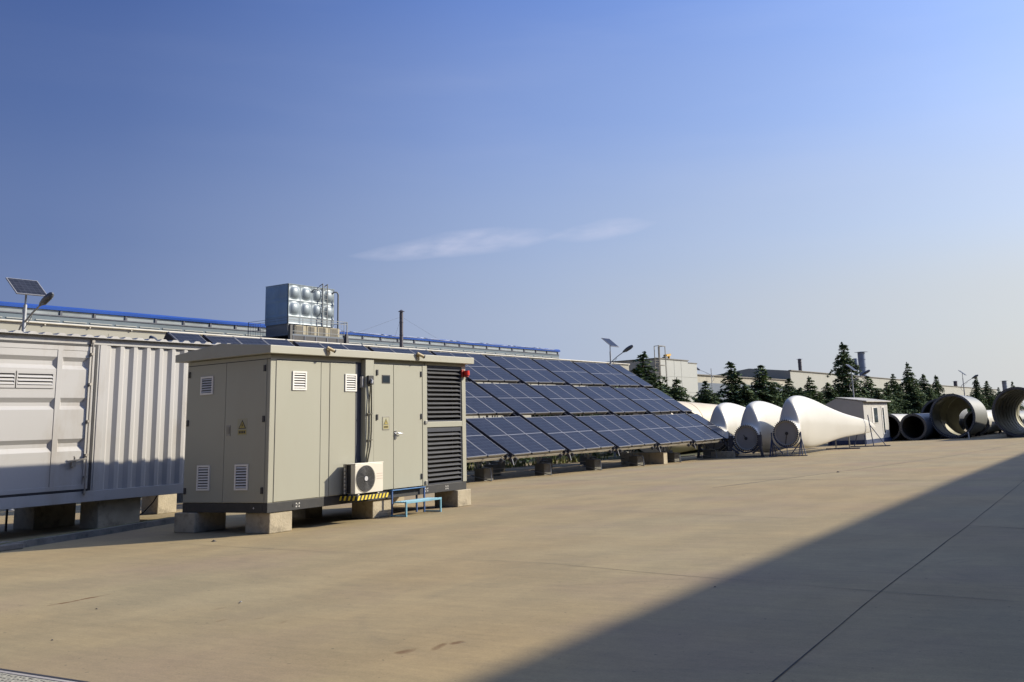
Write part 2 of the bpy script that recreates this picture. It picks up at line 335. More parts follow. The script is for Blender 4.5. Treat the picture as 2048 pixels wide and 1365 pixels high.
joint([(-2.3, 2.5), (-2.52, 6.44), (-2.63, 8.3), (-2.72, 9.98), (-2.92, 15.93), (-3.34, 25.9), (-4.6, 60), (-6, 110)], 0.014)
joint([(-15.55, 11.5), (-11.3, 11.2), (-7.19, 10.9), (-4.83, 10.37), (-2.72, 9.98), (-1.2, 9.75), (4, 9.2)], 0.010, .012, 1)
joint([(-14.9, 19.0), (-7.17, 17.05), (-2.92, 15.93), (-2.09, 15.63), (4, 14.2)], 0.014, .012, 1)
joint([(-2.92, 15.93), (-2.09, 15.63), (4, 14.2)], 0.016)
joint([(-20, 28.6), (-14.7, 27.9), (-10.1, 27.24), (-3.34, 25.9), (4, 24.6)], 0.05, .03, 1)
joint([(-10.8, 24.2), (-10.1, 27.24), (-9.3, 34), (-8.5, 44), (-7.4, 60), (-6, 95)], 0.06, .03, 1)
joint([(-16, 42), (-8.6, 40.5), (-4, 39.6), (4, 38)], 0.06, .03, 1)
def crack(p, ang, L, seed):
    rc = random.Random(seed); pts_ = [p]; a_ = ang
    for _ in range(int(L / .25)):
        a_ += rc.uniform(-.35, .35); a_ = ang + (a_ - ang) * .8; pts_.append((pts_[-1][0] + .25 * math.cos(a_), pts_[-1][1] + .25 * math.sin(a_)))
    joint(pts_, .005, .004, 1)
for i_, (p_, a_, L_) in enumerate([((-9.5, 14.5), 1.2, 3.2), ((-12.5, 21), 2.4, 4.0), ((-6.5, 9.0), .5, 2.2), ((-8, 24), .2, 4.5), ((-13.2, 10.2), 1.0, 1.5), ((-5.2, 20), 1.9, 3)]): crack(p_, a_, L_, i_)
o = jb.build('expansion_joints', [JOINT, JOINTP]); tag(o, None, None, kind='structure')
# verge under the trees
vb = MB(); vb.add([(-37, 50, gz(50) + .006), (-24.5, 50, gz(50) + .006), (-24.5, 320, gz(50) + .006), (-37, 320, gz(50) + .006)], [(0, 1, 2, 3)])
o = vb.build('verge', mat('verge_soil', (0.06, 0.065, 0.03), .95, 0, .4, 1.2, .6, 12)); tag(o, None, None, kind='structure')
# small stones lying about
for i, (x, y, s_) in enumerate([(-10.3, 6.75, .011), (-8.95, 7.5, .009), (-9.0, 7.56, .012), (-14.9, 11.9, .035), (-4.4, 9.8, .011), (-9.5, 31.2, .04), (-9.1, 5.55, .01)]):
    mb = MB(); k = 9; vs = []
    for a in range(3):
        for j in range(k):
            th = 2 * math.pi * j / k; rr = s_ * (1 - 0.35 * a) * random.uniform(.75, 1.2); vs.append((rr * 1.5 * math.cos(th), rr * math.sin(th), a * s_ * .4))
    mb.add(vs, [(a * k + j, a * k + (j + 1) % k, (a + 1) * k + (j + 1) % k, (a + 1) * k + j) for a in range(2) for j in range(k)] + [tuple(range(2 * k, 3 * k))])
    o = mb.build('stone', mat('stone_pale', (0.5, .47, .42), .9) if i == 2 else mat('stone_dark', (0.13, .11, .09), .9)); o.location = (x, y, gz(y) + .002)
    tag(o, 'tiny pale chip lying on the sunlit concrete' if i == 2 else {0: 'tiny dark stone near the rust streaks at lower left', 1: 'tiny dark stone beside the pale chip', 3: 'flattened dark scrap at the cabinet shadow edge', 4: 'tiny dark stone right of centre near the slab joint', 5: 'dark stone on the far yard in front of the solar array', 6: 'tiny dark stone left of the pale chip, nearer the camera'}[i], 'stone', None if i in (2, 3) else 'loose dark stones on the yard')

# ------------------------------------------------------------------ building on the shaded side (outside the photo)
b = MB(); a = R(1.6)
f_ = lambda x, y, z: (7.80 + (x * math.cos(a) - y * math.sin(a)), x * math.sin(a) + y * math.cos(a), z)
e = empty('factory_building', (8.02, 20, 0), 'long pale factory hall whose roofline shades the right of the yard', 'building')
vs = [f_(x, y, z) for x in (0, 30) for y in (-60, 150) for z in (-.3, 9.05)]
b.add(vs, [(0, 1, 3, 2), (4, 6, 7, 5), (0, 4, 5, 1), (2, 3, 7, 6), (0, 2, 6, 4), (1, 5, 7, 3)]); b.build('wall', mat('far_cladding', (.42, .39, .32), .6), e)
b = MB(); vs = [f_(x, y, z) for x in (-.18, 30.2) for y in (-60.2, 150.2) for z in (9.055, 9.3)]
b.add(vs, [(0, 1, 3, 2), (4, 6, 7, 5), (0, 4, 5, 1), (2, 3, 7, 6), (0, 2, 6, 4), (1, 5, 7, 3)]); b.build('roof', mat('far_roof_blue', (.05, .12, .4), .5), e)
for i in range(16):
    b = MB(); y0 = -50 + i * 12; vs = [f_(x, y, z) for x in (-.03, .05) for y in (y0, y0 + 3) for z in (3.2, 5.2)]
    b.add(vs, [(0, 1, 3, 2), (4, 6, 7, 5), (0, 4, 5, 1), (2, 3, 7, 6), (0, 2, 6, 4), (1, 5, 7, 3)]); b.build('window', mat('glass_dark', (.03, .04, .05), .1), e)

# ------------------------------------------------------------------ equipment cabinet
X0, X1, Y0, Y1 = -17.22, -14.81, 12.98, 18.95      # body footprint
cab = empty('equipment_cabinet', (-16.0, 15.96, 0.38), 'beige walk-in electrical cabinet with gable roof standing on concrete blocks', 'cabinet')
b = MB()
for (x0, x1, y0, y1) in [(X1 - .13, X1, Y0, Y1), (X0, X0 + .13, Y0, Y1)]: b.box(x0, x1, y0, y1, .38, .56)
for y in (Y0, Y0 + 1.9, Y0 + 3.9, Y1 - .13): b.box(X0 + .131, X1 - .131, y, y + .13, .383, .557)
b.box(X0 + .02, X1 - .02, Y0 + .02, Y1 - .02, .5, .555)
b.build('base_frame', BASE, cab, .006)
b = MB(); b.box(X0, X1, Y0, Y1 - 1.5, .562, 3.33); b.box(X0, X1 - .35, Y1 - 1.5, Y1, .562, 3.33)
b.box(X1 - .349, X1, Y1 - 1.499, Y1 - 1.43, .563, 3.329)
b.build('body', CAB, cab, .01)
# roof with fascia and shallow gable
xa, xb, ya, yb = X0 - .2, X1 + .17, Y0 - .16, Y1 + .15; xm = -16.08
b = MB(); poly = [(xa, 3.335), (xb, 3.335), (xb, 3.485), (xm, 3.62), (xa, 3.485)]
b.prism(poly, 'y', ya, yb); b.build('roof', CABR, cab, .008)
b = MB(); b.box(X0 + .01, X1 - .004, Y0 - .004, Y0 + .01, 3.236, 3.25); b.box(X1 - .01, X1 + .004, Y0 + .15, Y1 - .1, 3.222, 3.235); b.build('roof_seam', BLACK, cab)
# raised sheets and frames on the long face
def sheet(name, y0, y1, z0, z1, t, m=CAB, x=X1): 
    q = MB(); q.box(x + .0005, x + t, y0, y1, z0, z1); return q.build(name, m, cab, min(.004, t * .4))
sheet('wall_panel', 13.115, 14.255, .57, 3.215, .012)
sheet('wall_panel', 14.27, 14.495, .57, 3.215, .008)
sheet('wall_panel', 14.51, 15.23, .57, 3.215, .012)
sheet('cable_duct', 15.41, 15.66, .57, 3.31, .125)
sheet('shade_strip', 15.24, 15.40, .57, 3.25, .006, mat('channel_shade', (.035, .04, .055), .6))  # dark strips paint the shade in the gaps either side of the cable duct
sheet('shade_strip', 15.665, 15.722, .57, 3.25, .006, mat('channel_shade', (.035, .04, .055), .6))
dl = sheet('door', 15.73, 16.335, .575, 3.225, .062)
dr_ = sheet('door', 16.35, 17.29, .575, 3.225, .062)
sheet('door_frame', 17.30, 17.455, .57, 3.235, .07)
def kid(mb, name, m, par, bev=0): return mb.build(name, m, par, bev)
for par, yy in ((dl, 15.80), (dr_, 17.235)):
    for zz in (3.05, 2.10, .78):
        q = MB(); q.box(X1 + .062, X1 + .085, yy, yy + .045, zz - .06, zz + .06); kid(q, 'hinge', BLACK, par, .004)
q = MB(); q.box(X1 + .0622, X1 + .070, 15.975, 16.225, 2.82, 3.0); q.box(X1 + .0702, X1 + .074, 15.995, 16.205, 2.84, 2.98, 1); kid(q, 'inspection_window', [BLACK, mat('glass_dark', (.03, .04, .05), .1)], dl)
def warn(par, o_, ax, up, w, h, nm='warning_sign', dull=1.0):
    """yellow warning sign: plate, triangle, bolt and a text band, facing ax x up"""
    o_ = Vector(o_); ax = Vector(ax); up = Vector(up); nr = ax.cross(up)
    q = MB(); P = lambda u, v, t: o_ + ax * u + up * v + nr * t
    def poly(pts, t, mi):
        vs = [P(u, v, t) for u, v in pts] + [P(u, v, t - .0015) for u, v in pts]; n = len(pts)
        q.add(vs, [tuple(range(n)), tuple(range(n, 2 * n))[::-1]] + [(i, (i + 1) % n, n + (i + 1) % n, n + i) for i in range(n)], mi)
    poly([(0, 0), (w, 0), (w, h), (0, h)], .002, 0)
    m_ = w * .1
    poly([(m_, h * .40), (w - m_, h * .40), (w / 2, h * .93)], .004, 1)
    poly([(m_ + w * .1, h * .44), (w - m_ - w * .1, h * .44), (w / 2, h * .84)], .006, 2)
    poly([(w * .52, h * .74), (w * .42, h * .60), (w * .5, h * .60), (w * .44, h * .47), (w * .6, h * .63), (w * .52, h * .63)], .008, 1)
    poly([(m_, h * .07), (w - m_, h * .07), (w - m_, h * .33), (m_, h * .33)], .004, 2)
    for k in range(4): poly([(w * (.17 + .175 * k), h * .13), (w * (.29 + .175 * k), h * .13), (w * (.29 + .175 * k), h * .27), (w * (.17 + .175 * k), h * .27)], .0065, 1)
    return kid(q, nm, [mat('sign_plate', (.34, .33, .23), .5), BLACK, mat('sign_yellow', (.36, .29, .07), .5)], par)
q = MB(); q.box(X1 + .0622, X1 + .068, 15.985, 16.205, 1.82, 2.11); kid(q, 'sign_holder', mat('holder_grey', (.2, .19, .16), .4), dl, .002)
warn(dl, (X1 + .068, 16.005, 1.84), (0, 1, 0), (0, 0, 1), .18, .25)
q = MB(); q.box(X1 + .0622, X1 + .08, 16.37, 16.42, 1.62, 1.80); q.tube([(X1 + .08, 16.40, 1.74), (X1 + .12, 16.40, 1.74), (X1 + .125, 16.44, 1.745), (X1 + .12, 16.57, 1.735)], .012, 8); kid(q, 'handle', CHROME, dr_)
# vents
def vent(par, o_, ax, w, h, n_, nm='vent'):
    o_ = Vector(o_); ax = Vector(ax); up = Vector((0, 0, 1)); nr = ax.cross(up); q = MB(); fr = .035
    def bx(u0, u1, v0, v1, t0, t1, mi): q.obox(o_ + ax * (u0 + u1) / 2 + up * (v0 + v1) / 2 + nr * (t0 + t1) / 2, ax * (u1 - u0) / 2, up * (v1 - v0) / 2, nr * (t1 - t0) / 2, mi)
    bx(fr, w - fr, fr, h - fr, 0, .003, 1)
    for a_ in ((0, w, 0, fr), (0, w, h - fr, h)): bx(*a_, 0, .02, 0)
    for a_ in ((0, fr, fr + .0005, h - fr - .0005), (w - fr, w, fr + .0005, h - fr - .0005)): bx(*a_, 0, .0195, 0)
    st = (h - 2 * fr) / n_
    for k in range(n_):
        v = fr + st * (k + .5); c = o_ + ax * (w / 2) + up * v + nr * .011
        q.obox(c, ax * (w / 2 - fr), (up * 1 + nr * -.75).normalized() * st * .33, (nr + up * .75).normalized() * .0015, 0)
    return kid(q, nm, [WHITE, BLACK], par)
vent(cab, (X1 + .0125, 13.51, 2.65), (0, 1, 0), .36, .37, 6)
vent(cab, (X1 + .0125, 14.92, 2.64), (0, 1, 0), .33, .36, 6)
VG = MATS['white_plastic']
for xx, zz, hh, nn in ((-16.78, 2.65, .36, 6), (-16.79, .80, .48, 8), (-15.70, .80, .48, 8)): vent(cab, (xx, Y0 - .0125, zz), (1, 0, 0), .37, hh, nn)
# shaded end: two door leaves, hinges, lock, sign
for (x0, x1) in ((X0 + .03, -16.045), (-16.035, X1 - .09)):
    q = MB(); q.box(x0, x1, Y0 - .012, Y0 - .0005, .572, 3.235); dd = kid(q, 'door', CAB, cab, .003)
    xh = x0 + .02 if x0 < -16.5 else x1 - .07
    for zz in (3.07, 2.11, .79):
        q = MB(); q.box(xh, xh + .055, Y0 - .034, Y0 - .0125, zz - .06, zz + .06); kid(q, 'hinge', BLACK, dd, .004)
q = MB(); q.box(-15.99, -15.87, Y0 - .02, Y0 - .0125, 1.82, 2.03); q.box(-15.965, -15.895, Y0 - .027, Y0 - .0205, 1.86, 2.0, 1); kid(q, 'handle', [GALV, mat('holder_grey', (.2, .19, .16), .4)], dd)
warn(dd, (-15.67, Y0 - .0125, 1.82), (1, 0, 0), (0, 0, 1), .27, .32)
# louvre bay
bay = MB(); yl0, yl1 = 17.47, 18.86
bay.box(X1 - .348, X1 - .3, 17.525, 18.95, .563, 3.329); bay.build('bay_back', BLACK, cab)
q = MB(); q.box(X1 - .3, X1 + .012, 18.81, 18.952, .563, 3.33); q.box(X1 - .3, X1 + .011, yl0 + .05, 18.809, 1.85, 1.975); q.box(X1 - .3, X1 + .012, 17.456, 17.525, .563, 3.328); q.box(X1 - .3, X1 + .0105, 17.526, 18.809, 3.27, 3.327)
q.build('bay_frame', CAB, cab, .006)
for (z0, z1) in ((1.98, 3.265), (.565, 1.845)):
    q = MB(); q.box(X1 - .25, X1 - .01, 17.53, 17.56, z0, z1); q.box(X1 - .25, X1 - .01, 18.77, 18.805, z0, z1); q.box(X1 - .248, X1 - .012, 17.561, 18.769, z0, z0 + .03); q.box(X1 - .248, X1 - .012, 17.561, 18.769, z1 - .1, z1)
    fr_ = q.build('louvre_panel', mat('louvre_frame', (.035, .04, .055), .5), cab)
    nn = 11
    q = MB()
    for k in range(nn):
        zc = z0 + .07 + (z1 - .1 - z0 - .08) * (k + .5) / nn
        q.obox((X1 - .03, 18.165, zc), (0, .605, 0), Vector((.045, 0, -.027)), Vector((.002, 0, .0035)))
    sl = q.build('slats', LOUV, fr_); 
# cable box and hoses above the air conditioner
xd = X1 + .126
q = MB(); q.box(xd, xd + .05, 15.45, 15.60, 2.78, 2.97); q.box(X1 + .02, X1 + .09, 15.345, 15.385, 2.72, 2.95, 1)
q.tube([(xd + .05, 15.52, 2.88), (xd + .08, 15.52, 2.86), (xd + .08, 15.50, 2.80)], .03, 8, 1); q.build('cable_box', [BLACK, ALU], cab, .003)
q = MB(); q.tube([(xd + .06, 15.50, 2.84), (xd + .035, 15.50, 2.55), (xd + .03, 15.47, 2.2), (xd + .03, 15.465, 1.8), (xd + .03, 15.45, 1.55), (xd + .04, 15.40, 1.16)], .013, 6)
q.tube([(xd + .06, 15.52, 2.84), (xd + .035, 15.55, 2.5), (xd + .03, 15.56, 2.2), (xd + .03, 15.555, 1.8), (xd + .03, 15.53, 1.5), (xd + .04, 15.43, 1.16)], .016, 6)
for zz in (2.16, 1.62): q.box(xd + .01, xd + .045, 15.44, 15.58, zz, zz + .02)
q.build('refrigerant_hoses', mat('hose_dark', (.07, .065, .045), .6), cab)
# red alarm lamp
q = MB(); q.box(X1 + .013, X1 + .045, 18.78, 18.86, 3.02, 3.2, 1); q.tube([(X1 + .09, 18.90, 3.06), (X1 + .09, 18.90, 3.17)], [.075, .07], 16); q.tube([(X1 + .09, 18.90, 3.02), (X1 + .09, 18.90, 3.058)], .05, 12, 1); q.box(X1 + .045, X1 + .09, 18.82, 18.88, 3.03, 3.05, 1)
q.build('alarm_lamp', [RED, mat('red_base', (.35, .04, .03), .5)], cab)
# two spotlights / cameras on the fascia
for yy, s_ in ((14.27, 1), (17.0, 1.15)):
    q = MB(); xs_ = xb + .001
    q.box(xs_, xs_ + .02, yy - .02, yy + .06, 3.36, 3.45); q.tube([(xs_ + .02, yy + .02, 3.42), (xs_ + .05, yy + .02, 3.45), (xs_ + .06, yy + .03, 3.47)], .012, 6)
    q.tube([(xs_ + .03, yy - .04, 3.50), (xs_ + .09, yy + .10 * s_, 3.43)], .032 * s_, 10, 0); q.tube([(xs_ + .0905, yy + .10 * s_, 3.43), (xs_ + .10, yy + .12 * s_, 3.42)], .036 * s_, 10, 1)
    q.build('security_camera', [mat('camera_shell', (.45, .36, .2), .5), BLACK], cab)
# little white lifting marks on the base
for yy in (13.72, 17.50, 18.22):
    q = MB()
    for dz in (-.028, .028):
        for dy in (-.032, .032):
            s1 = 1 if dy > 0 else -1
            q.box(X1 + .0005, X1 + .003, yy + dy - .018, yy + dy + .018, .47 + dz - .004, .47 + dz + .004); q.box(X1 + .0005, X1 + .0035, yy + dy + s1 * .008 - .004, yy + dy + s1 * .008 + .004, .47 + dz - .018, .47 + dz + .018)
    q.box(X1 + .0005, X1 + .0032, yy - .004, yy + .004, .46, .48); q.build('lifting_mark', WHITE, cab)
q = MB(); q.tube([(X1 - .002, 13.62, .47), (X1 + .006, 13.62, .47)], .035, 14); q.build('lifting_hole', BLACK, cab)
q = MB(); q.box(-15.18, -15.17, Y0 - .004, Y0 - .0005, .45, .49); q.box(-15.195, -15.155, Y0 - .0045, Y0 - .0005, .465, .473); q.build('earth_mark', WHITE, cab)
for zz in (.60, 1.93):
    q = MB(); q.box(X1 + .0705, X1 + .1, 17.36, 17.44, zz, zz + .07); q.build('bracket', GALV, cab, .004)
# bracket shelf with hazard tape
q = MB(); q.box(X1 + .002, X1 + .50, 14.80, 15.70, .50, .545); q.box(X1 + .46, X1 + .505, 14.79, 15.71, .455, .499)
for yy in (14.9, 15.55): q.bar((X1 + .01, yy, .40), (X1 + .44, yy, .49), .03)
shf = q.build('shelf', BASE, cab)
q = MB(); xt = X1 + .506
for k in range(9):
    y_ = 14.80 + k * .102; q.add([(xt, y_, .456), (xt, y_ + .05, .456), (xt, y_ + .09, .544), (xt, y_ + .04, .544)], [(0, 1, 2, 3)])
    if k < 4: q.add([(X1 + .02 + k * .12, 14.788, .456), (X1 + .07 + k * .12, 14.788, .456), (X1 + .10 + k * .12, 14.788, .544), (X1 + .05 + k * .12, 14.788, .544)], [(0, 1, 2, 3)])
q.box(xt - .0055, xt - .002, 14.791, 15.709, .4995, .544, 1)
q.build('hazard_tape', [YEL, BLACK], shf)

# air conditioner
AX0, AX1, AY0, AY1, AZ0, AZ1 = -14.72, -14.40, 14.83, 15.64, .56, 1.175
ac = empty('air_conditioner', (-14.56, 15.23, .55), 'off-white outdoor air conditioner unit with round fan grille on hazard-striped shelf', 'air conditioner')
q = MB(); q.box(AX0 + .2, AX1, AY0, AY1, AZ0 + .02, AZ1 - .02); q.box(AX0, AX0 + .199, AY0 + .06, AY1, AZ0 + .02, AZ1 - .021); q.box(AX0 - .005, AX1 + .008, AY0 - .008, AY1 + .008, AZ1 - .0195, AZ1)
for yy in (AY0 + .1, AY1 - .14): q.box(AX0 + .02, AX1 - .02, yy, yy + .05, AZ0 - .014, AZ0 + .0195)
q.box(AX0 + .01, AX0 + .04, AY0, AY0 + .059, AZ0 + .02, AZ1 - .02)
for k in range(7): q.box(AX0 + .0105, AX0 + .2, AY0 + .001, AY0 + .01, AZ0 + .05 + k * .085, AZ0 + .062 + k * .085) if False else None
q.build('casing', mat('casing_cream', (.66, .62, .52), .4, 0, .03, 2), ac, .008)
q = MB(); q.box(AX0 + .041, AX0 + .199, AY0 + .045, AY0 + .0595, AZ0 + .03, AZ1 - .03); q.build('coil', BLACK, ac)
q = MB()
for k in range(7):
    z_ = AZ0 + .07 + k * .078; q.box(AX0 + .0, AX0 + .07, AY0 - .003, AY0 - .0005, z_, z_ + .022)
q.box(AX0 - .001, AX0 + .009, AY0 - .0035, AY0 + .059, AZ0 + .02, AZ1 - .02); q.box(AX0 + .06, AX0 + .075, AY0 - .003, AY0 - .0005, AZ0 + .02, AZ1 - .02)
q.build('coil_guard', GALV, ac)
fy, fz = 15.125, .865
q = MB(); xf = AX1 + .001
q.tube([(xf, fy, fz), (xf + .004, fy, fz)], .262, 40, 1)
for rr in [.26, .235, .21, .185, .16, .135, .11, .085]:
    q.tube([(xf + .016, fy + rr * math.cos(2 * math.pi * k / 40), fz + rr * math.sin(2 * math.pi * k / 40)) for k in range(41)], .0042, 5, 0, False)
for k in range(12):
    th = 2 * math.pi * k / 12; pts = []
    for s_ in range(5):
        r_ = .05 + .21 * s_ / 4; t2 = th + .45 * s_ / 4; pts.append((xf + .013, fy + r_ * math.cos(t2), fz + r_ * math.sin(t2)))
    q.tube(pts, .0035, 4, 0, False)
fg = q.build('fan_grille', [mat('grille_grey', (.1, .1, .1), .45), BLACK], ac)
q = MB(); q.tube([(xf + .01, fy, fz), (xf + .024, fy, fz)], .048, 20); q.build('hub', mat('hub_grey', (.5, .5, .5), .4), fg)
q = MB()
for dz in (-.05, 0, .05): q.box(AX1 + .0005, AX1 + .004, 15.45, 15.62, .89 + dz, .897 + dz)
q.build('badge_lines', mat('badge_red', (.5, .32, .26), .5), ac)

# light blue step stool
st = empty('step_stool', (-14.6, 16.82, 0), 'two-tread steel step stool painted light blue below the cabinet door', 'step stool')
ya_, yb_ = 16.24, 17.40
q = MB(); q.box(-14.66, -14.30, ya_, yb_, .285, .305)
for k in range(5): q.box(-14.655 + k * .075, -14.62 + k * .075, ya_ + .04, yb_ - .04, .3055, .312)
q.box(-14.325, -14.296, ya_ - .003, yb_ + .003, .27, .314); q.build('tread', BLUEP, st, .003)
q = MB(); q.box(-14.97, -14.70, ya_ + .02, yb_ - .06, .535, .553); q.build('tread', mat('mid_blue_paint', (.05, .16, .36), .5, 0, .15, 6), st, .003)
for yy in (ya_ + .015, yb_ - .015):
    q = MB(); q.bar((-14.315, yy, 0), (-14.315, yy, .284), .032); q.bar((-14.33, yy, .02), (-14.75, yy, .02), .03); q.build('leg', BLUEP, st)
    y2 = yy + (.02 if yy < 16.5 else -.06)
    q = MB(); q.bar((-14.73, y2, 0), (-14.73, y2, .534), .032); q.bar((-14.95, y2, 0), (-14.95, y2, .534), .032); q.build('leg', mat('deep_blue_paint', (.03, .08, .22), .5, 0, .15, 6), st)

# concrete blocks under the cabinet
def block(x0, x1, y0, y1, z0, z1, label, group=None, m=None):
    q = MB(); nx = ny = nz_ = 1
    q.box(x0, x1, y0, y1, z0, z1); c = ((x0 + x1) / 2, (y0 + y1) / 2, z0)
    return top(q, 'concrete_block', m or BLOCK, label, 'concrete block', c, group, .018)
block(-15.49, -14.83, 13.06, 13.61, 0, .379, 'sunlit concrete block carrying the near corner of the beige cabinet', 'blocks under the beige cabinet')
block(-17.38, -16.76, 12.92, 13.66, 0, .379, 'shaded concrete block at the far left corner of the beige cabinet', 'blocks under the beige cabinet')
block(-15.47, -14.86, 15.83, 16.43, 0, .379, 'concrete block under the cabinet next to the striped air conditioner shelf', 'blocks under the beige cabinet')
block(-15.42, -14.72, 18.50, 19.01, 0, .379, 'concrete block under the louvred end of the cabinet', 'blocks under the beige cabinet')
for yy, w_ in ((15.7, 'middle'), (18.4, 'louvred end')): block(-17.3, -16.7, yy, yy + .5, 0, .379, 'dark concrete block under the rear edge of the beige cabinet at its %s' % w_, 'blocks under the beige cabinet')
q = MB(); q.tube([(-15.1, 13.0, .40), (-15.3, 12.99, .385), (-15.6, 13.2, .36), (-15.75, 13.5, .1), (-16.1, 13.7, .02), (-16.3, 13.9, .012)], .012, 6)
top(q, 'cable', mat('green_cable', (.03, .09, .06), .5), 'thin green cable hanging under the cabinet between its corner blocks', 'cable', (-15.6, 13.4, .0))

# ------------------------------------------------------------------ shipping container
CX = -20.0; cy0, cy1 = 3.1, 16.2; CZ0, CZ1 = .60, 4.0
ct = empty('shipping_container', (CX - 1.22, (cy0 + cy1) / 2, CZ0), 'white corrugated shipping container with ribbed side doors behind the cabinet', 'container')
q = MB(); q.box(CX - .12, CX + .02, cy0, cy1, CZ0, .82); q.box(CX - 2.44, CX - 2.3, cy0, cy1, CZ0, .82)
for k in range(9): q.box(CX - 2.299, CX - .121, cy0 + .05 + k * 1.5, cy0 + .15 + k * 1.5, CZ0 + .02, .80)
q.box(CX - .11, CX + .01, cy0, cy1, 3.895, 4.03); q.box(CX - 2.43, CX - 2.33, cy0, cy1, 3.895, 4.03)
q.box(CX - .1, CX + .012, 12.85, 13.01, .821, 3.894); q.box(CX - .12, CX + .018, cy1 - .14, cy1, .821, 3.894)
q.build('frame', STEELW, ct, .006)
def corr(y0, y1, pitch, z0, z1, x, d, flip=1):
    q = MB(); pts = []; y = y0; prof = [(0, 0), (.25, 0), (.45, -1), (.75, -1), (1, 0)]
    while y < y1 - .01:
        for t_, s_ in prof[:-1]:
            if y + t_ * pitch <= y1: pts.append((x + d * s_, y + t_ * pitch))
        y += pitch
    pts.append((x, y1)); n = len(pts)
    vs = [(p[0], p[1], z0) for p in pts] + [(p[0], p[1], z1) for p in pts]
    q.add(vs, [(i, i + 1, n + i + 1, n + i) for i in range(n - 1)]); return q
corr(13.011, cy1 - .14, .325, .821, 3.894, CX - .004, .058).build('side_wall', STEELW, ct)
corr(cy0, cy1, .3, CZ0 + .2, 3.895, CX - 2.37, .05).build('rear_wall', STEELW, ct)
q = MB(); q.box(CX - 2.3, CX - .125, cy1 - .05, cy1 - .01, .83, 3.89); q.box(CX - 2.3, CX - .125, cy0 + .01, cy0 + .05, .83, 3.89); q.build('end_wall', STEELW, ct)
q = MB(); q.box(CX - 2.3, CX - .125, cy0 + .06, cy1 - .06, .802, .818); q.build('floor', BASE, ct)
# roof sheet with scalloped corrugation showing over the rail
q = MB(); pts = []; y = cy0; k = 0
while y < cy1: pts += [(y, 4.045), (y + .06, 4.09), (y + .16, 4.09), (y + .22, 4.045)]; y += .3
n = len(pts); vs = [(CX + .13, p[0], p[1]) for p in pts] + [(CX - 2.45, p[0], p[1]) for p in pts] + [(CX + .13, p[0], 4.032) for p in pts]
q.add(vs, [(i, i + 1, n + i + 1, n + i) for i in range(n - 1)] + [(i, i + 1, 2 * n + i + 1, 2 * n + i) for i in range(n - 1)]); q.box(CX - .12, CX + .125, cy0, cy1, 4.0305, 4.042)
q.build('roof', STEELW, ct)
# rubber seals round the doors
q = MB(); q.box(CX - .04, CX + .02, 12.741, 12.80, .835, 3.89); q.box(CX - .04, CX + .018, cy0 + .1, 12.7405, .823, .87); q.box(CX - .04, CX + .018, cy0 + .1, 12.7405, 3.85, 3.893); q.build('door_seal', BLACK, ct)
q = MB(); q.box(CX - .10, CX - .002, 12.7805, 12.849, .822, 3.894); q.box(CX - .10, CX - .003, cy0 + .1, 12.7805, .8215, .834); q.box(CX - .1, CX - .003, cy0 + .1, 12.7805, 3.8855, 3.8945); q.build('door_post', STEELW, ct)
# door leaves with horizontal ribs (profile in z, extruded in y)
def door_panel(y0, y1, grooves, parent, endslope=True, z0=.875, z1=3.85):
    """flat skin with grooves; closed by sloped ends"""
    q = MB(); d = .058; xo = CX + .002
    zs = [z0]
    for (a_, b_, c_, e_) in sorted(grooves): zs += [a_, b_, c_, e_]
    zs.append(z1); dep = [0]
    for _ in grooves: dep += [0, d, d, 0]
    dep.append(0)
    s_ = .05
    for i in range(len(zs) - 1):
        za, zb, da, db = zs[i], zs[i + 1], dep[i], dep[i + 1]
        if da == 0 and db == 0:
            q.add([(xo, y0, za), (xo, y1, za), (xo, y1, zb), (xo, y0, zb)], [(0, 1, 2, 3)])
        else:
            ya0 = y0 + (s_ if da else 0); ya1 = y1 - (s_ if da else 0); yb0 = y0 + (s_ if db else 0); yb1 = y1 - (s_ if db else 0)
            q.add([(xo - da, ya0, za), (xo - da, ya1, za), (xo - db, yb1, zb), (xo - db, yb0, zb)], [(0, 1, 2, 3)])
            q.add([(xo, y0, za), (xo - da, ya0, za), (xo - db, yb0, zb), (xo, y0, zb)], [(0, 1, 2, 3)])
            q.add([(xo, y1, za), (xo - da, ya1, za), (xo - db, yb1, zb), (xo, y1, zb)], [(0, 1, 2, 3)])
    return q.build('ribbed_skin', STEELW, parent)
gr = [(3.35, 3.435, 3.52, 3.605), (2.515, 2.594, 2.663, 2.758), (1.658, 1.753, 1.827, 1.912)]
def leaf(y0, y1, stiles):
    q = MB(); xo = CX + .012
    for (a_, b_) in stiles: q.box(CX - .03, xo, a_, b_, .871, 3.849)
    q.box(CX - .03, xo - .001, y0, y1, 3.75, 3.8485); q.box(CX - .03, xo - .001, y0, y1, .8715, .96)
    return q.build('door', STEELW, ct, .004)
d1 = leaf(8.68, 12.74, [(8.68, 8.80), (11.92, 12.03), (12.62, 12.74)])
door_panel(8.80, 11.915, gr, d1, z0=.96, z1=3.75); door_panel(12.035, 12.615, gr, d1, z0=.96, z1=3.75)
d2 = leaf(4.55, 8.67, [(4.55, 4.67), (7.83, 7.94), (8.55, 8.67)]); door_panel(4.67, 7.825, gr, d2, z0=.96, z1=3.75); door_panel(7.945, 8.545, gr, d2, z0=.96, z1=3.75)
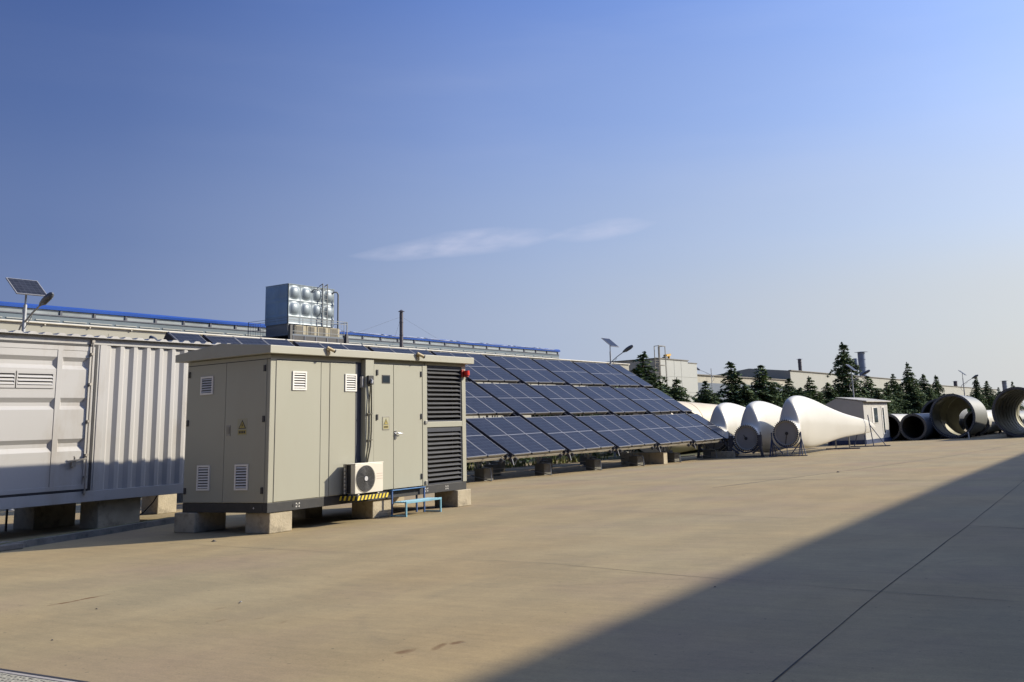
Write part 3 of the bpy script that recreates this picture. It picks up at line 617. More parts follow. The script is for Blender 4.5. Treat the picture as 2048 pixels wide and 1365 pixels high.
# vent louvres in the near leaf
for (v0, v1) in ((9.26, 10.31), (11.13, 11.84), (10.39, 11.06)):
    q = MB(); x_ = CX + .004
    q.box(x_, x_ + .018, v0 - .05, v1 + .04, 2.95, 3.01); q.box(x_, x_ + .018, v0 - .05, v1 + .04, 3.24, 3.29); q.box(x_, x_ + .0175, v0 - .05, v0, 3.011, 3.239); q.box(x_, x_ + .0175, v1, v1 + .04, 3.011, 3.239)
    q.box(x_ - .001, x_ + .001, v0, v1, 3.011, 3.239, 1)
    for k in range(3):
        zc = 3.047 + k * .07; q.obox((x_ + .014, (v0 + v1) / 2, zc), (0, (v1 - v0) / 2 - .002, 0), (.016, 0, -.024), (.001, 0, .0008))
    q.build('vent', [STEELW, BLACK], d1)
# lock rod with guides and handle
q = MB(); q.tube([(CX + .06, 12.65, .75), (CX + .06, 12.65, 4.0)], .017, 8)
for zz in (3.93, 3.66, 3.02, 2.24, 1.54, 1.09, .78): q.box(CX + .013, CX + .08, 12.615, 12.68, zz, zz + .05)
rod = q.build('lock_rod', mat('rod_steel', (.3, .28, .25), .5, .4, .2, 5), ct)
q = MB(); q.bar((CX + .075, 12.645, 1.49), (CX + .085, 12.22, 1.45), .02, .035); q.box(CX + .013, CX + .07, 12.33, 12.42, 1.34, 1.45); q.tube([(CX + .08, 12.37, 1.49), (CX + .1, 12.37, 1.52), (CX + .1, 12.35, 1.55)], .016, 8); q.build('handle', mat('rod_steel', (.3, .28, .25), .5, .4), rod)

# blocks under the container
def rb(x0, x1, y0, y1, z1, label): block(x0, x1, y0, y1, 0.0, z1, label, 'blocks under the white container')
rb(-20.85, -20.2, 13.15, 14.15, .595, 'tall concrete block under the container nearest the cabinet')
rb(-22.75, -21.95, 12.8, 13.75, .595, 'dark concrete block under the rear of the container')
rb(-23.1, -22.45, 16.2, 16.75, .595, 'sunlit concrete block with a slanted shadow under the container end')
tr = empty('metal_trestle', (-22.6, 12.0, 0), 'thin black steel trestle under the white container at the left edge', 'trestle')
q = MB()
q.bar((-22.8, 11.2, .5), (-22.8, 12.5, .5), .05); q.bar((-22.3, 11.3, .5), (-22.3, 12.5, .5), .05); q.build('top_bar', BLACK, tr)
for yy in (11.5, 12.0, 12.4):
    q = MB(); q.bar((-22.8, yy, 0), (-22.8, yy, .49), .035); q.build('leg', BLACK, tr)
    q = MB(); q.bar((-22.3, yy, 0), (-22.3, yy, .49), .035); q.build('leg', BLACK, tr)
# kerb, mossy top, broken near end
kb = MB(); KM = mat('kerb_stone', (0.22, 0.195, 0.16), .9, 0, .25, 3, .5, 30, dirt=((.07, .065, .05), .8, 5)); MO = mat('moss', (0.10, 0.105, 0.04), .95, 0, .35, 6, .8, 50)
pts = [(-17.55, 8.3), (-18.06, 9.98), (-18.66, 12.2), (-19.42, 14.34), (-19.9, 15.8)]
def kerbpt(t):
    t = max(0, min(.9999, t)) * 4; i = int(t); a_ = Vector(pts[i]); b_ = Vector(pts[i + 1]); return a_.lerp(b_, t - i)
N = 26; vs = []; 
for i in range(N + 1):
    p = kerbpt(i / N); d = (kerbpt(i / N + .02) - kerbpt(i / N - .02)).normalized(); nn = Vector((-d.y, d.x)); jt = random.uniform(-.008, .008); hz = .125 + random.uniform(-.006, .006) - (.03 if i < 8 and i % 3 == 0 else 0)
    for (o_, z_) in ((0, 0), (0.005, hz - .012), (.02, hz), (.16, hz), (.17, 0)): q_ = p + nn * (o_ + jt); vs.append((q_.x, q_.y, z_))
fs = []; mi = []
for i in range(N):
    for k in range(4): fs.append((i * 5 + k, i * 5 + k + 1, (i + 1) * 5 + k + 1, (i + 1) * 5 + k))
kb.add(vs, fs + [(0, 1, 2, 3, 4), tuple(N * 5 + k for k in (4, 3, 2, 1, 0))])
for i in range(N): kb.m[i * 4 + 2] = 1
kerb = kb.build('kerb', [KM, MO]); tag(kerb, None, None, kind='structure')
sl = MB(); sl.box(-18.75, -18.0, 8.6, 10.35, .0, .1); sl.box(-19.0, -18.3, 10.0, 10.6, .0, .085)
o = sl.build('paving_slab', KM, None, .02); tag(o, None, None, kind='structure')
q = MB(); q.tube([(-20.2, 14.6, .66), (-20.25, 14.5, .45), (-20.35, 14.35, .25), (-20.5, 14.2, .1), (-20.8, 14.0, .02), (-21.5, 13.9, .012)], .013, 6)
top(q, 'cable', BLACK, 'black cable looping down from the container floor behind the kerb', 'cable', (-19.3, 13.2, 0))

# perforated inspection cover in the near corner
dc = empty('drain_cover', (-8.0, 4.1, 0), 'speckled concrete inspection cover with steel rim, bottom left corner', 'drain cover')
q = MB(); q.box(-8.45, -7.15, 3.3, 4.66, .003, .014); q.build('rim', mat('rim_grey', (.36, .33, .30), .8), dc)
q = MB(); q.box(-8.455, -7.145, 4.64, 4.668, .0135, .0165); q.box(-8.42, -7.18, 4.575, 4.59, .0145, .018); q.build('rim_gap', BLACK, dc)
q = MB(); q.box(-8.40, -7.2, 3.32, 4.57, .0145, .02); pl = q.build('plate', mat('plate_speckle', (.34, .32, .25), .9, 0, .5, 40), dc)
q = MB()
for i in range(22):
    for j in range(10):
        x_ = -8.36 + i * .054 + random.uniform(-.01, .01); y_ = 4.53 - j * .055 + random.uniform(-.01, .01); s_ = random.uniform(.008, .016); q.box(x_, x_ + s_ * 1.4, y_, y_ + s_, .0201, .0215)
q.build('holes', BLACK, pl)

# ------------------------------------------------------------------ solar array
SX, SZ = -20.4, .86; tilt = R(32.2); du = Vector((-math.cos(tilt), 0, math.sin(tilt))); dn = Vector((math.sin(tilt), 0, math.cos(tilt)))
rows = [(0, 2.50), (2.83, 5.30), (5.60, 8.08)]
YB = [19.74] + [21.07 + 3.83 * k for k in range(8)]           # unit starts
units = [(19.74, 20.86, 1)] + [(21.1 + 3.83 * k, 21.1 + 3.83 * k + 3.47, 3) for k in range(7)] + [(47.93, 49.1, 1)]
ordn = ['the one-module end', 'first', 'second', 'third', 'fourth', 'fifth', 'sixth', 'seventh', 'the one-module end']
rown = ['bottom', 'middle', 'top']
def S(s, y, t=0, roll=0): 
    p = Vector((SX, 0, SZ)) + du * s + dn * t; return Vector((p.x, y, p.z + gz(y) * .35))
for r_, (s0, s1) in enumerate(rows):
    for k, (y0, y1, nm) in enumerate(units):
        base = S((s0 + s1) / 2, (y0 + y1) / 2)
        if nm == 3:
            pos = {1: 'seventh', 2: 'sixth', 3: 'fifth', 4: 'fourth', 5: 'third', 6: 'second', 7: 'first'}[k]
            lab = '%s three-module blue solar panel from the right end in the %s row' % (pos, rown[r_])
        else: lab = 'narrow one-module solar panel ending the %s row, %s end' % (rown[r_], 'left' if k == 0 else 'right')
        e = empty('solar_panel', base, lab, 'solar panel', 'solar panels in three sloping rows')
        yaw = .055 * (1 if nm == 3 else .4)           # each table leans a little sideways
        yc = (y0 + y1) / 2
        def Q(s, y, t): p = S(s, y, t); return p + dn * (yaw * (y - yc) / 3.47)
        w = (y1 - y0) / nm
        for j in range(nm):
            ya, yb2 = y0 + j * w + .012, y0 + (j + 1) * w - .012; fw = .02
            q = MB(); t0, t1 = .005, .05
            # frame: four bars
            def fb(sa, sb, yA, yB, tA, tB, mb=q): 
                vs = [Q(s_, y_, t_) for s_ in (sa, sb) for y_ in (yA, yB) for t_ in (tA, tB)]
                mb.add(vs, [(0, 1, 3, 2), (4, 6, 7, 5), (0, 4, 5, 1), (2, 3, 7, 6), (0, 2, 6, 4), (1, 5, 7, 3)])
            fb(s0, s0 + fw, ya, yb2, t0, t1); fb(s1 - fw, s1, ya, yb2, t0, t1); fb(s0 + fw, s1 - fw, ya, ya + fw, t0 + .0005, t1 - .0005); fb(s0 + fw, s1 - fw, yb2 - fw, yb2, t0 + .0005, t1 - .0005)
            sm_ = (s0 + s1) / 2; fb(sm_ - .014, sm_ + .014, ya + fw, yb2 - fw, t0 + .001, t1 - .001)
            fr_ = q.build('module_frame', ALU, e)
            q = MB(); uvs = []
            for (sa, sb) in ((s0 + fw, sm_ - .014), (sm_ + .014, s1 - fw)):
                vs = [Q(sa, ya + fw, t1 - .006), Q(sa, yb2 - fw, t1 - .006), Q(sb, yb2 - fw, t1 - .006), Q(sb, ya + fw, t1 - .006)]
                q.add(vs, [(0, 1, 2, 3)])
            fb(s0 + fw, s1 - fw, ya + fw, yb2 - fw, t1 - .02, t1 - .008, q)
            gl = q.build('cells', SOLAR, e); me = gl.data; uvl = me.uv_layers.new(name='UVMap')
            for p in me.polygons:
                if len(p.vertices) == 4:
                    vv = [me.vertices[i].co for i in p.vertices]
                    for li, vi in zip(p.loop_indices, p.vertices):
                        c = me.vertices[vi].co + base
                        sloc = (c - Vector((SX, c.y, SZ))).dot(du); half = (s1 - s0) / 2
                        uvl.data[li].uv = ((c.y - ya) / (yb2 - ya), ((sloc - s0) / half) % 1.0 if abs(((sloc - s0) / half) % 1.0) > 1e-6 else 0)
            # exact uvs for the two glass faces
            for fi in range(2):
                p = me.polygons[fi]
                smin = min(((me.vertices[v].co + base) - Vector((SX, 0, SZ))).dot(du) for v in p.vertices); smax = max(((me.vertices[v].co + base) - Vector((SX, 0, SZ))).dot(du) for v in p.vertices)
                for li, vi in zip(p.loop_indices, p.vertices):
                    c = me.vertices[vi].co + base; sl_ = (c - Vector((SX, 0, SZ))).dot(du)
                    uvl.data[li].uv = ((c.y - ya) / (yb2 - ya), (sl_ - smin) / max(1e-5, smax - smin))
        for j in range(nm + (1 if nm == 3 else 0)):
            yy = y0 + j * w
            for s_ in (s0 - .02, s1 + .02):
                q = MB(); c = Q(s_, min(max(yy, y0 + .03), y1 - .03), .028); q.obox(c, du * .03, (0, .02, 0), dn * .026); q.build('clamp', BLACK, e)
# racks
NAVYR = mat('rafter_dark', (.018, .02, .035), .6, .1, .2, 3)
for k, (y0, y1, nm) in enumerate(units):
    e = empty('panel_rack', (-23.8, (y0 + y1) / 2, gz(y0)), ('galvanised rack under the %s three-module column of solar panels from the right' % {1: 'seventh', 2: 'sixth', 3: 'fifth', 4: 'fourth', 5: 'third', 6: 'second', 7: 'first'}[k]) if nm == 3 else 'narrow galvanised rack under the %s end column of solar panels' % ('left' if k == 0 else 'right'), 'rack', 'racks under the solar panels')
    nx = units[k + 1][0] if k < 8 else y1 + .12
    for (s0, s1) in rows:
        for s_ in (s0 + .12, s1 - .3):
            q = MB(); a_ = S(s_, y0 + .02, -.06) ; b_ = S(s_, y1 - .02, -.06); q.bar(a_, b_, .09, .10, up=dn); q.build('purlin', PURL, e)
    q = MB(); q.bar(S(.05, y0 - .22 if k else y0, -.14), S(.05, nx - .24, -.14), .06, .08, up=dn); q.build('front_beam', PURL, e)
    for yy in ([y0 + .25, y1 - .25] if nm == 3 else [y0 + .3]):
        q = MB(); q.bar(S(-.10, yy, -.165), S(8.05, yy, -.165), .06, .11, up=dn); q.build('rafter', DARKST, e)
    q = MB(); q.bar(S(-.02, y0 - .05, -.07), S(8.08, y0 - .05, -.07), .05, .25, up=dn); q.build('rafter', NAVYR, e); q = MB(); q.bar(S(-.02, nx - .33 if nm == 3 else nx - .2, -.10), S(8.08, nx - .33 if nm == 3 else nx - .2, -.10), .05, .2, up=dn); q.build('rafter', NAVYR, e)
    yp = y0 - .18 if nm == 3 else y0 + .3
    z_ = gz(yp)
    for s_, zb in ((1.5, .45), (4.4, .45), (7.4, .45)):
        p = S(s_, yp, -.22); q = MB(); q.tube([(p.x, yp, z_ + zb), tuple(p)], .035, 8); q.bar((p.x - .02, yp, z_ + zb + .01), (p.x - .6, yp, S(s_ + .7, yp, -.2).z), .04); 
        q.bar((p.x + .02, yp, z_ + zb + .01), (p.x + .5, yp, S(s_ - .58, yp, -.2).z), .04)
        q.build('post', GALV, e)
    q = MB(); ft = (SX - .55, yp - .35, z_ + .01)
    q.bar(ft, (SX - .62, yp - .3, z_ + .42), .025); q.bar(ft, (SX - 1.5, yp - .35, z_ + .2), .03); q.bar((SX - .62, yp - .3, z_ + .42), (SX - 1.2, yp, z_ + .47), .03)
    if k < 8: q.bar((SX - 1.5, yp - .35, z_ + .2), (SX - 1.5, yp + 3.3, gz(yp + 3.5) + .2), .03); q.bar((SX - 2.6, yp, z_ + .3), (SX - 2.6, yp + 3.6, gz(yp + 3.6) + .3), .03)
    q.build('tie_bar', GALV, e)
    q = MB(); c_ = S(.0, y0 - .02, -.14); q.add([tuple(c_ + Vector((.05, 0, -.02))), tuple(c_ + Vector((-.35, 0, .1))), tuple(c_ + Vector((.12, 0, -.24))), tuple(c_ + Vector((.05, .04, -.02))), tuple(c_ + Vector((-.35, .04, .1))), tuple(c_ + Vector((.12, .04, -.24)))], [(0, 1, 2), (3, 5, 4), (0, 3, 4, 1), (1, 4, 5, 2), (2, 5, 3, 0)]); q.build('gusset', DARKST, e)
    lab3 = ['front', 'middle', 'back']
    for bi, s_ in enumerate((1.5, 4.4, 7.4)):
        p = S(s_, yp, 0); p.x += .12; w_ = .22
        which = {0: 'left end', 8: 'right end'}.get(k, {1: 'seventh', 2: 'sixth', 3: 'fifth', 4: 'fourth', 5: 'third', 6: 'second', 7: 'first'}.get(k, '') + ' from the right')
        block(p.x - w_, p.x + w_, yp - .27, yp + .27, z_ - .02, z_ + .45, 'grey concrete ballast block, %s, in the %s line under the solar rack' % (which, lab3[bi]), 'ballast blocks under the solar racks', mat('shaded_ballast_concrete', (.15, .145, .125), .9, 0, .15, 3, .4, 25))  # concrete colour darkened to paint in the shade under the panels
block(-21.6, -19.98, 48.0, 48.5, gz(48) - .01, gz(48) + .33, 'long worn concrete block with sunlit end by the array corner')
block(-23.2, -20.9, 41.6, 42.0, gz(42) - .01, gz(42) + .55, 'long brownish concrete beam with sunlit end under the panels')
q = MB()
for i in range(900):
    x_ = random.uniform(-30.2, -28.6); y_ = random.uniform(22, 50); h_ = random.uniform(.1, .5); a_ = random.uniform(0, 6.28); s_ = .05
    q.add([(x_ - s_ * math.cos(a_), y_ - s_ * math.sin(a_), gz(y_)), (x_ + s_ * math.cos(a_), y_ + s_ * math.sin(a_), gz(y_)), (x_ + random.uniform(-.15, .15), y_ + random.uniform(-.15, .15), gz(y_) + h_)], [(0, 1, 2)])
o = q.build('weeds', mat('weed_green', (.12, .13, .04), .9, 0, .4, 2)); tag(o, 'yellow green weeds growing along the back of the solar array', 'weeds'); o['kind'] = 'stuff'

# ------------------------------------------------------------------ wind turbine blades
def airfoil(n):
    """unit section: u along chord -.5..+.5 (nose -), v thickness"""
    out = []
    for k in range(n):
        th = 2 * math.pi * k / n; u = -math.cos(th) * .5; out.append((u, math.sin(th), th))
    return out
def make_blade(name, x0, y0, zc, x1, y1, label, group, flip=1):
    L = y1 - y0; e = empty(name, (x0, y0, gz(y0)), label, 'turbine blade', group)
    # t along (m), z top, z bottom, half thickness, trailing edge lean, circle-ness
    prof = [(0, .64, -.64, .64, 0, 1), (.30, .64, -.64, .64, 0, 1), (.42, .74, -.645, .64, 0, .9), (.50, 1.05, -.65, .63, -.01, .6), (.58, 1.45, -.66, .62, -.02, .4), (.70, 1.66, -.68, .61, -.03, .28), (.95, 1.78, -.71, .60, -.04, .2), (1.35, 1.88, -.77, .59, -.05, .15), (1.9, 1.93, -.83, .56, -.05, .1), (2.6, 1.90, -.87, .51, -.05, .06), (3.4, 1.79, -.84, .45, -.04, .04),
            (4.3, 1.64, -.78, .38, -.03, .02), (5.2, 1.45, -.70, .32, -.02, 0), (6.2, 1.24, -.60, .27, -.01, 0), (7.4, 1.02, -.50, .22, 0, 0), (8.8, .81, -.44, .18, 0, 0), (10.6, .62, -.38, .15, 0, 0), (12.3, .40, -.34, .12, 0, 0), (13.2, .22, -.24, .07, 0, 0), (13.5, .0, -.06, .02, 0, 0)]
    n = 44; q = MB(); vs = []
    for (t, zt, zb, ht, lean, ci) in prof:
        yy = y0 + t * L / 13.5; xx = x0 + (x1 - x0) * t / 13.5; ch = (zt - zb) / 2; zm = zc + (zt + zb) / 2
        for k in range(n):
            th = 2 * math.pi * k / n; s_, c_ = math.sin(th), math.cos(th)      # s_ +1 = trailing edge (top)
            v = c_ * ht; 
            if ci < 1: w_ = (1 - .42 * (1 - ci) * max(0, s_) ** 1.2 - .08 * (1 - ci)); v = (abs(c_) ** (1 - .35 * (1 - ci))) * (1 if c_ > 0 else -1) * ht * w_
            hgt = (s_ + 1) / 2
            xo = lean * 2.2 * hgt ** 2.2 * 1.0
            vs.append((xx + v + xo, yy, zm + ch * s_))
    m = len(prof); fs = [(i * n + k, i * n + (k + 1) % n, (i + 1) * n + (k + 1) % n, (i + 1) * n + k) for i in range(m - 1) for k in range(n)]
    q.add(vs, fs, 0, True); q.add(vs[-n:], [tuple(range(n))])
    sh = q.build('shell', GEL, e); sub = sh.modifiers.new('sub', 'SUBSURF'); sub.levels = 1; sub.render_levels = 1
    q = MB(); q.tube([(x0, y0 + .03, zc), (x0, y0 + .05, zc)], .565, 40); cv = q.build('root_cover', mat('root_cover_grey', (.27, .265, .255), .7, 0, .06, 2), e)
    q = MB(); q.ringy(x0, zc, [(y0 - .01, .565), (y0 - .01, .66), (y0 + .1, .66), (y0 + .1, .565)], 48); q.build('root_ring', mat('ring_pale', (.38, .36, .31), .6), e)
    q = MB(); q.tube([(x0 + .03 * flip, y0 + .028, zc - .02), (x0 + .03 * flip, y0 + .0, zc - .02)], .085, 16); q.bar((x0 + .03 * flip, y0 + .015, zc - .02), (x0 + (-.15 if flip < 0 else -.08), y0 + .015, zc + (.17 if flip < 0 else -.6)), .025); q.build('root_port', BLACK, cv)
    q = MB()
    for k in range(40):
        th = 2 * math.pi * k / 40; q.bar((x0 + .60 * math.cos(th), y0 - .02, zc + .60 * math.sin(th)), (x0 + .70 * math.cos(th), y0 - .02, zc + .70 * math.sin(th)), .03, .05, up=(0, 1, 0))
    q.build('root_bolt', BLACK, e); return e
B3 = ((-17.30, 48.5), (-16.30, 62.2)); B2 = ((-19.40, 48.3), (-18.55, 61.9)); B1 = ((-21.68, 49.35), (-20.9, 62.8))
grp = 'white turbine blades resting on steel frames'
make_blade('turbine_blade', *B3[0], .99, *B3[1], 'rightmost white turbine blade, its whole tapering length in view', grp)
make_blade('turbine_blade', *B2[0], .81, *B2[1], 'white turbine blade in the middle of the row of three', grp, -1)
make_blade('turbine_blade', *B1[0], .83, *B1[1], 'white turbine blade partly hidden behind the solar panel corner', grp)
def frame_thin(x, y, z, label):
    e = empty('blade_stand', (x, y, z), label, 'stand', 'steel stands carrying the blades')
    for s_ in (-1, 1):
        xx = x + s_ * .78
        q = MB(); q.bar((xx, y - .1, z), (xx, y - .1, z + 1.2), .05); q.build('post', NAVY, e)
        q = MB(); q.bar((xx - .18, y - .12, z), (xx - .02, y - .1, z + .85), .035); q.bar((xx + .20, y - .12, z), (xx + .02, y - .1, z + .85), .035); q.bar((xx, y - .45, z + .02), (xx, y - .12, z + .8), .03); q.bar((xx, y - .1, z + .75), (xx - s_ * .55, y - .1, z + .12), .045); q.build('brace', NAVY, e)
    q = MB(); q.bar((x - 1.0, y - .1, z + .02), (x + 1.05, y - .1, z + .02), .05); q.bar((x - .78, y - .1, z + .42), (x + .78, y - .1, z + .42), .035); q.bar((x + .0, y - .1, z), (x, y - .1, z + .42), .035); q.build('cross_bar', NAVY, e)
    q = MB(); q.tube([(x + .7 * math.cos(t), y - .02, z + 1.15 + .7 * math.sin(t)) for t in [math.pi * (1 + i / 14) for i in range(15)]], .03, 6, 0, False); q.build('cradle', NAVY, e)
def frame_thick(x, y, z, zc, label):
    e = empty('blade_stand', (x, y, z), label, 'stand', 'steel stands carrying the blades')
    for s_ in (-1, 1):
        xx = x + s_ * .80; q = MB(); q.bar((xx + s_ * .12, y - .15, z), (xx, y - .15, z + .62), .12); q.box(xx - .09, xx + .09, y - .22, y - .02, z + .55, z + 1.12); q.bar((xx + s_ * .07, y - .15, z + 1.12), (xx + s_ * .07, y - .15, z + 1.27), .04)
        q.bar((xx, y - .15, z + .5), (xx - s_ * .42, y - .15, z + .2), .09); q.bar((xx + s_ * .1, y - .15, z), (xx, y + .5, z), .08); q.build('post', DARKST, e)
    q = MB(); q.bar((x - 1.0, y - .15, z + .04), (x + 1.0, y - .15, z + .04), .09, .07); q.build('cross_bar', DARKST, e)
    q = MB(); q.tube([(x + .72 * math.cos(t), y - .06, zc + .72 * math.sin(t)) for t in [math.pi * (1.08 + .84 * i / 14) for i in range(15)]], .045, 6, 0, False); q.build('cradle', DARKST, e)
zz = gz(50)
frame_thin(-17.25, 48.45, zz, 'slender navy A-frame stand under the root of the rightmost blade')
frame_thick(-19.40, 48.25, zz, .80, 'heavy dark steel cradle under the root of the middle blade')
frame_thick(-21.68, 49.3, zz, .82, 'heavy dark cradle under the blade root behind the solar panels')
# tip stand
e = empty('blade_stand', (-16.4, 60.3, zz), 'tall thin A-frame stand near the tip of the rightmost blade', 'stand', 'steel stands carrying the blades')
for s_, x_ in ((-1, -17.2), (1, -15.75)):
    q = MB(); 
    if s_ > 0: q.bar((x_ - .25, 60.3, zz), (x_ - .45, 60.3, zz + 1.9), .05); q.bar((x_ + .5, 60.35, zz), (x_ - .42, 60.3, zz + 1.35), .045)
    else: q.bar((x_, 60.3, zz), (x_ + .25, 60.3, zz + .75), .05); q.bar((x_ + .7, 60.3, zz), (x_ + .7, 60.3, zz + .7), .05)
    q.build('post', NAVY, e)
q = MB(); q.bar((-17.5, 60.3, zz + .03), (-15.0, 60.3, zz + .03), .06); q.build('cross_bar', NAVY, e)
e = empty('blade_stand', (-16.9, 56.9, zz), 'low navy stand under the middle of the rightmost blade', 'stand', 'steel stands carrying the blades')
q = MB(); q.bar((-17.3, 56.9, zz), (-17.3, 56.9, zz + .7), .06); q.bar((-16.5, 56.9, zz), (-16.5, 56.9, zz + .7), .06); q.build('post', GALV, e)
q = MB(); q.bar((-17.9, 56.9, zz + .03), (-15.9, 56.9, zz + .03), .08); q.build('cross_bar', NAVY, e)
# cream coloured pieces behind the panels
CREAM = mat('cream_gelcoat', (.58, .50, .36), .5, 0, .04, .6, dirt=((.36, .31, .22), .3, .8))
e = empty('turbine_blade', (-26.5, 51.5, zz), 'large cream blade section with a seam behind the solar panels', 'turbine blade')
q = MB(); cx_, cz_ = -26.4, 1.50
prof = [(51.3, 1.50), (52.2, 1.60), (54, 1.57), (57.2, 1.47), (61, 1.32), (66, 1.1), (70, .85), (70.1, 0.02)]
q.ringy(cx_, cz_, prof, 40, closed=False); q.add([(cx_ + 1.5 * math.cos(2 * math.pi * k / 40), 51.3, cz_ + 1.5 * math.sin(2 * math.pi * k / 40)) for k in range(40)], [tuple(range(40))]); q.build('shell', CREAM, e)
q = MB(); q.ringy(cx_, cz_, [(55.3, 1.528), (55.3, 1.542), (55.36, 1.542), (55.36, 1.524)], 40); q.build('seam', mat('cream_seam', (.42, .36, .25), .6), e)

# ------------------------------------------------------------------ cabin on steel beams
c = empty('site_cabin', (-19.1, 68.6, zz), 'white portable cabin with grey end wall on navy steel skids', 'cabin')
cxa, cxb, cya, cyb = -20.35, -17.8, 65.35, 71.7; cz0, cz1 = .12, 2.55
q = MB(); q.box(cxa, cxb, cya, cyb, cz0, cz1); q.prism([(cxa, cz1 + .001), (cxb, cz1 + .001), (cxb, cz1 + .06), (cxa + .75, cz1 + .36), (cxa, cz1 + .02)], 'y', cya, cyb - .02); q.build('wall', mat('cabin_wall', (.45, .44, .41), .6, 0, .05, 1, dirt=((.3, .27, .2), .3, 1.2)), c)
q = MB(); q.add([(cxb + .25, cya - .02, cz1 + .05), (cxb + .25, cyb + .2, cz1 + .05), (cxa + .72, cyb + .2, cz1 + .39), (cxa + .72, cya - .02, cz1 + .39), (cxb + .25, cya - .02, cz1 + .12), (cxb + .25, cyb + .2, cz1 + .12), (cxa + .72, cyb + .2, cz1 + .45), (cxa + .72, cya - .02, cz1 + .45)], [(0, 1, 2, 3), (4, 7, 6, 5), (0, 4, 5, 1), (1, 5, 6, 2), (2, 6, 7, 3), (3, 7, 4, 0)]); q.build('roof', mat('cabin_roof', (.42, .4, .35), .6), c)
q = MB(); q.box(cxb + .002, cxb + .03, 67.35, 68.85, 1.15, 2.25); w_ = q.build('window', WHITE, c); q = MB(); q.box(cxb + .0305, cxb + .036, 67.75, 68.75, 1.2, 2.2); q.build('pane', mat('cabin_glass', (.06, .075, .08), .12), w_)
q = MB(); q.box(cxb + .002, cxb + .03, 69.9, 70.7, .35, 2.3); d_ = q.build('door', WHITE, c); q = MB(); q.box(cxb + .0305, cxb + .036, 70.1, 70.5, .45, 2.2); q.build('pane', mat('cabin_glass', (.06, .075, .08), .12), d_)
q = MB(); q.box(cxb - .1, cxb + .06, cya - .2, cyb + .1, zz, .115); q.box(cxa, cxa + .14, cya - .2, cyb + .1, zz, .115)
for yy in (cya - .1, 68.5, cyb - .2): q.box(cxa + .15, cxb - .105, yy, yy + .14, zz + .02, .11)
q.build('skid', NAVY, c)

# ------------------------------------------------------------------ tower sections
def tube_thing(name, x, zc, y0, y1, r, r2, mi_out, mi_in, label, flange=True, ribs=0, wall=.05, plate=False, yaw=0, hole=None):
    e = empty(name, (x, y0, zz), label, 'steel tube', 'large steel tower sections lying in the yard')
    zf = zc - r + r2
    q = MB(); n = 56
    def ring(y, rr, z_): return [(x + rr * math.cos(2 * math.pi * j / n), y, z_ + rr * math.sin(2 * math.pi * j / n)) for j in range(n)]
    vs = ring(y0, r, zc) + ring(y1, r2, zf) + ring(y1, r2 - wall, zf) + ring(y0, r - wall, zc)
    fo = [(j, (j + 1) % n, n + (j + 1) % n, n + j) for j in range(n)]; fi = [(2 * n + j, 2 * n + (j + 1) % n, 3 * n + (j + 1) % n, 3 * n + j) for j in range(n)]
    q.add(vs, fo, 0, True); q.add(vs, fi, 1, True); q.add(vs, [(3 * n + j, 3 * n + (j + 1) % n, (j + 1) % n, j) for j in range(n)] + [(n + j, n + (j + 1) % n, 2 * n + (j + 1) % n, 2 * n + j) for j in range(n)], 0)
    q.build('shell', [mi_out, mi_in], e)
    if flange:
        q = MB(); q.ringy(x, zc, [(y0 - .14, r - .15), (y0 - .14, r + .02), (y0 - .004, r + .02), (y0 - .004, r - .15)], n, smooth=False); fl = q.build('flange', DG, e)
        q = MB()
        for k in range(int(52 * r)):
            th = 2 * math.pi * k / int(52 * r); q.tube([(x + (r - .06) * math.cos(th), y0 - .141, zc + (r - .06) * math.sin(th)), (x + (r - .06) * math.cos(th), y0 - .165, zc + (r - .06) * math.sin(th))], .022, 6)
        q.build('flange_bolts', mat('bolt_hole', (.35, .33, .28), .6) if r < 1.5 or r > 1.58 else mat('bolt_pale', (.6, .58, .5), .5), fl)
    for k in range(ribs):
        yy = y0 + (y1 - y0) * (k + 1) / (ribs + 1); t_ = (yy - y0) / (y1 - y0); rr = r + (r2 - r) * t_ - wall; z_ = zc + (zf - zc) * t_
        q = MB(); q.ringy(x, z_, [(yy, rr - .035), (yy + .04, rr - .035), (yy + .04, rr + .01), (yy, rr + .01)], n); q.build('weld_band', mi_in, e)
    if plate:
        q = MB(); q.obox((x - r * .62 + .1, y0 + .6, zc + r * .66), (.22, 0, .13), (0, .3, 0), (-.012, 0, .02)); q.build('label_plate', mat('plate_grey', (.4, .4, .36), .5), e)
    if hole is not None:                 # end bulkhead, solid or with a round opening (cx, cz, radius)
        q = MB(); yb_ = y1 - .25; ri = r2 - wall - .002; A = [(x + ri * math.cos(2 * math.pi * j / n), yb_, zf + ri * math.sin(2 * math.pi * j / n)) for j in range(n)]
        if hole == 0: q.add(A, [tuple(range(n))])
        else:
            B_ = [(hole[0] + hole[2] * math.cos(2 * math.pi * j / n), yb_, hole[1] + hole[2] * math.sin(2 * math.pi * j / n)) for j in range(n)]
            q.add(A + B_, [(j, (j + 1) % n, n + (j + 1) % n, n + j) for j in range(n)])
        q.build('bulkhead', mi_in, e)
    # small steel saddles keep it from rolling
    q = MB()
    for yy in (y0 + .8, y1 - .8):
        for s_ in (-1, 1): q.prism([(x + s_ * r * .35, zz), (x + s_ * r * .62, zz), (x + s_ * r * .62, zc - r * .80), (x + s_ * r * .42, zc - r * .905)], 'y', yy - .1, yy + .1)
    q.build('chock', BLACK, e)
    e.rotation_euler = (0, 0, R(yaw))
    return e
DG = mat('tower_grey', (.065, .072, .085), .55, .1, .15, .8, dirt=((.11, .10, .08), .5, 1.2))
DI = mat('tower_inside', (.30, .29, .21), .5, .15, .2, .7, dirt=((.12, .11, .07), .6, .8), stretch=(1, .3, 1))
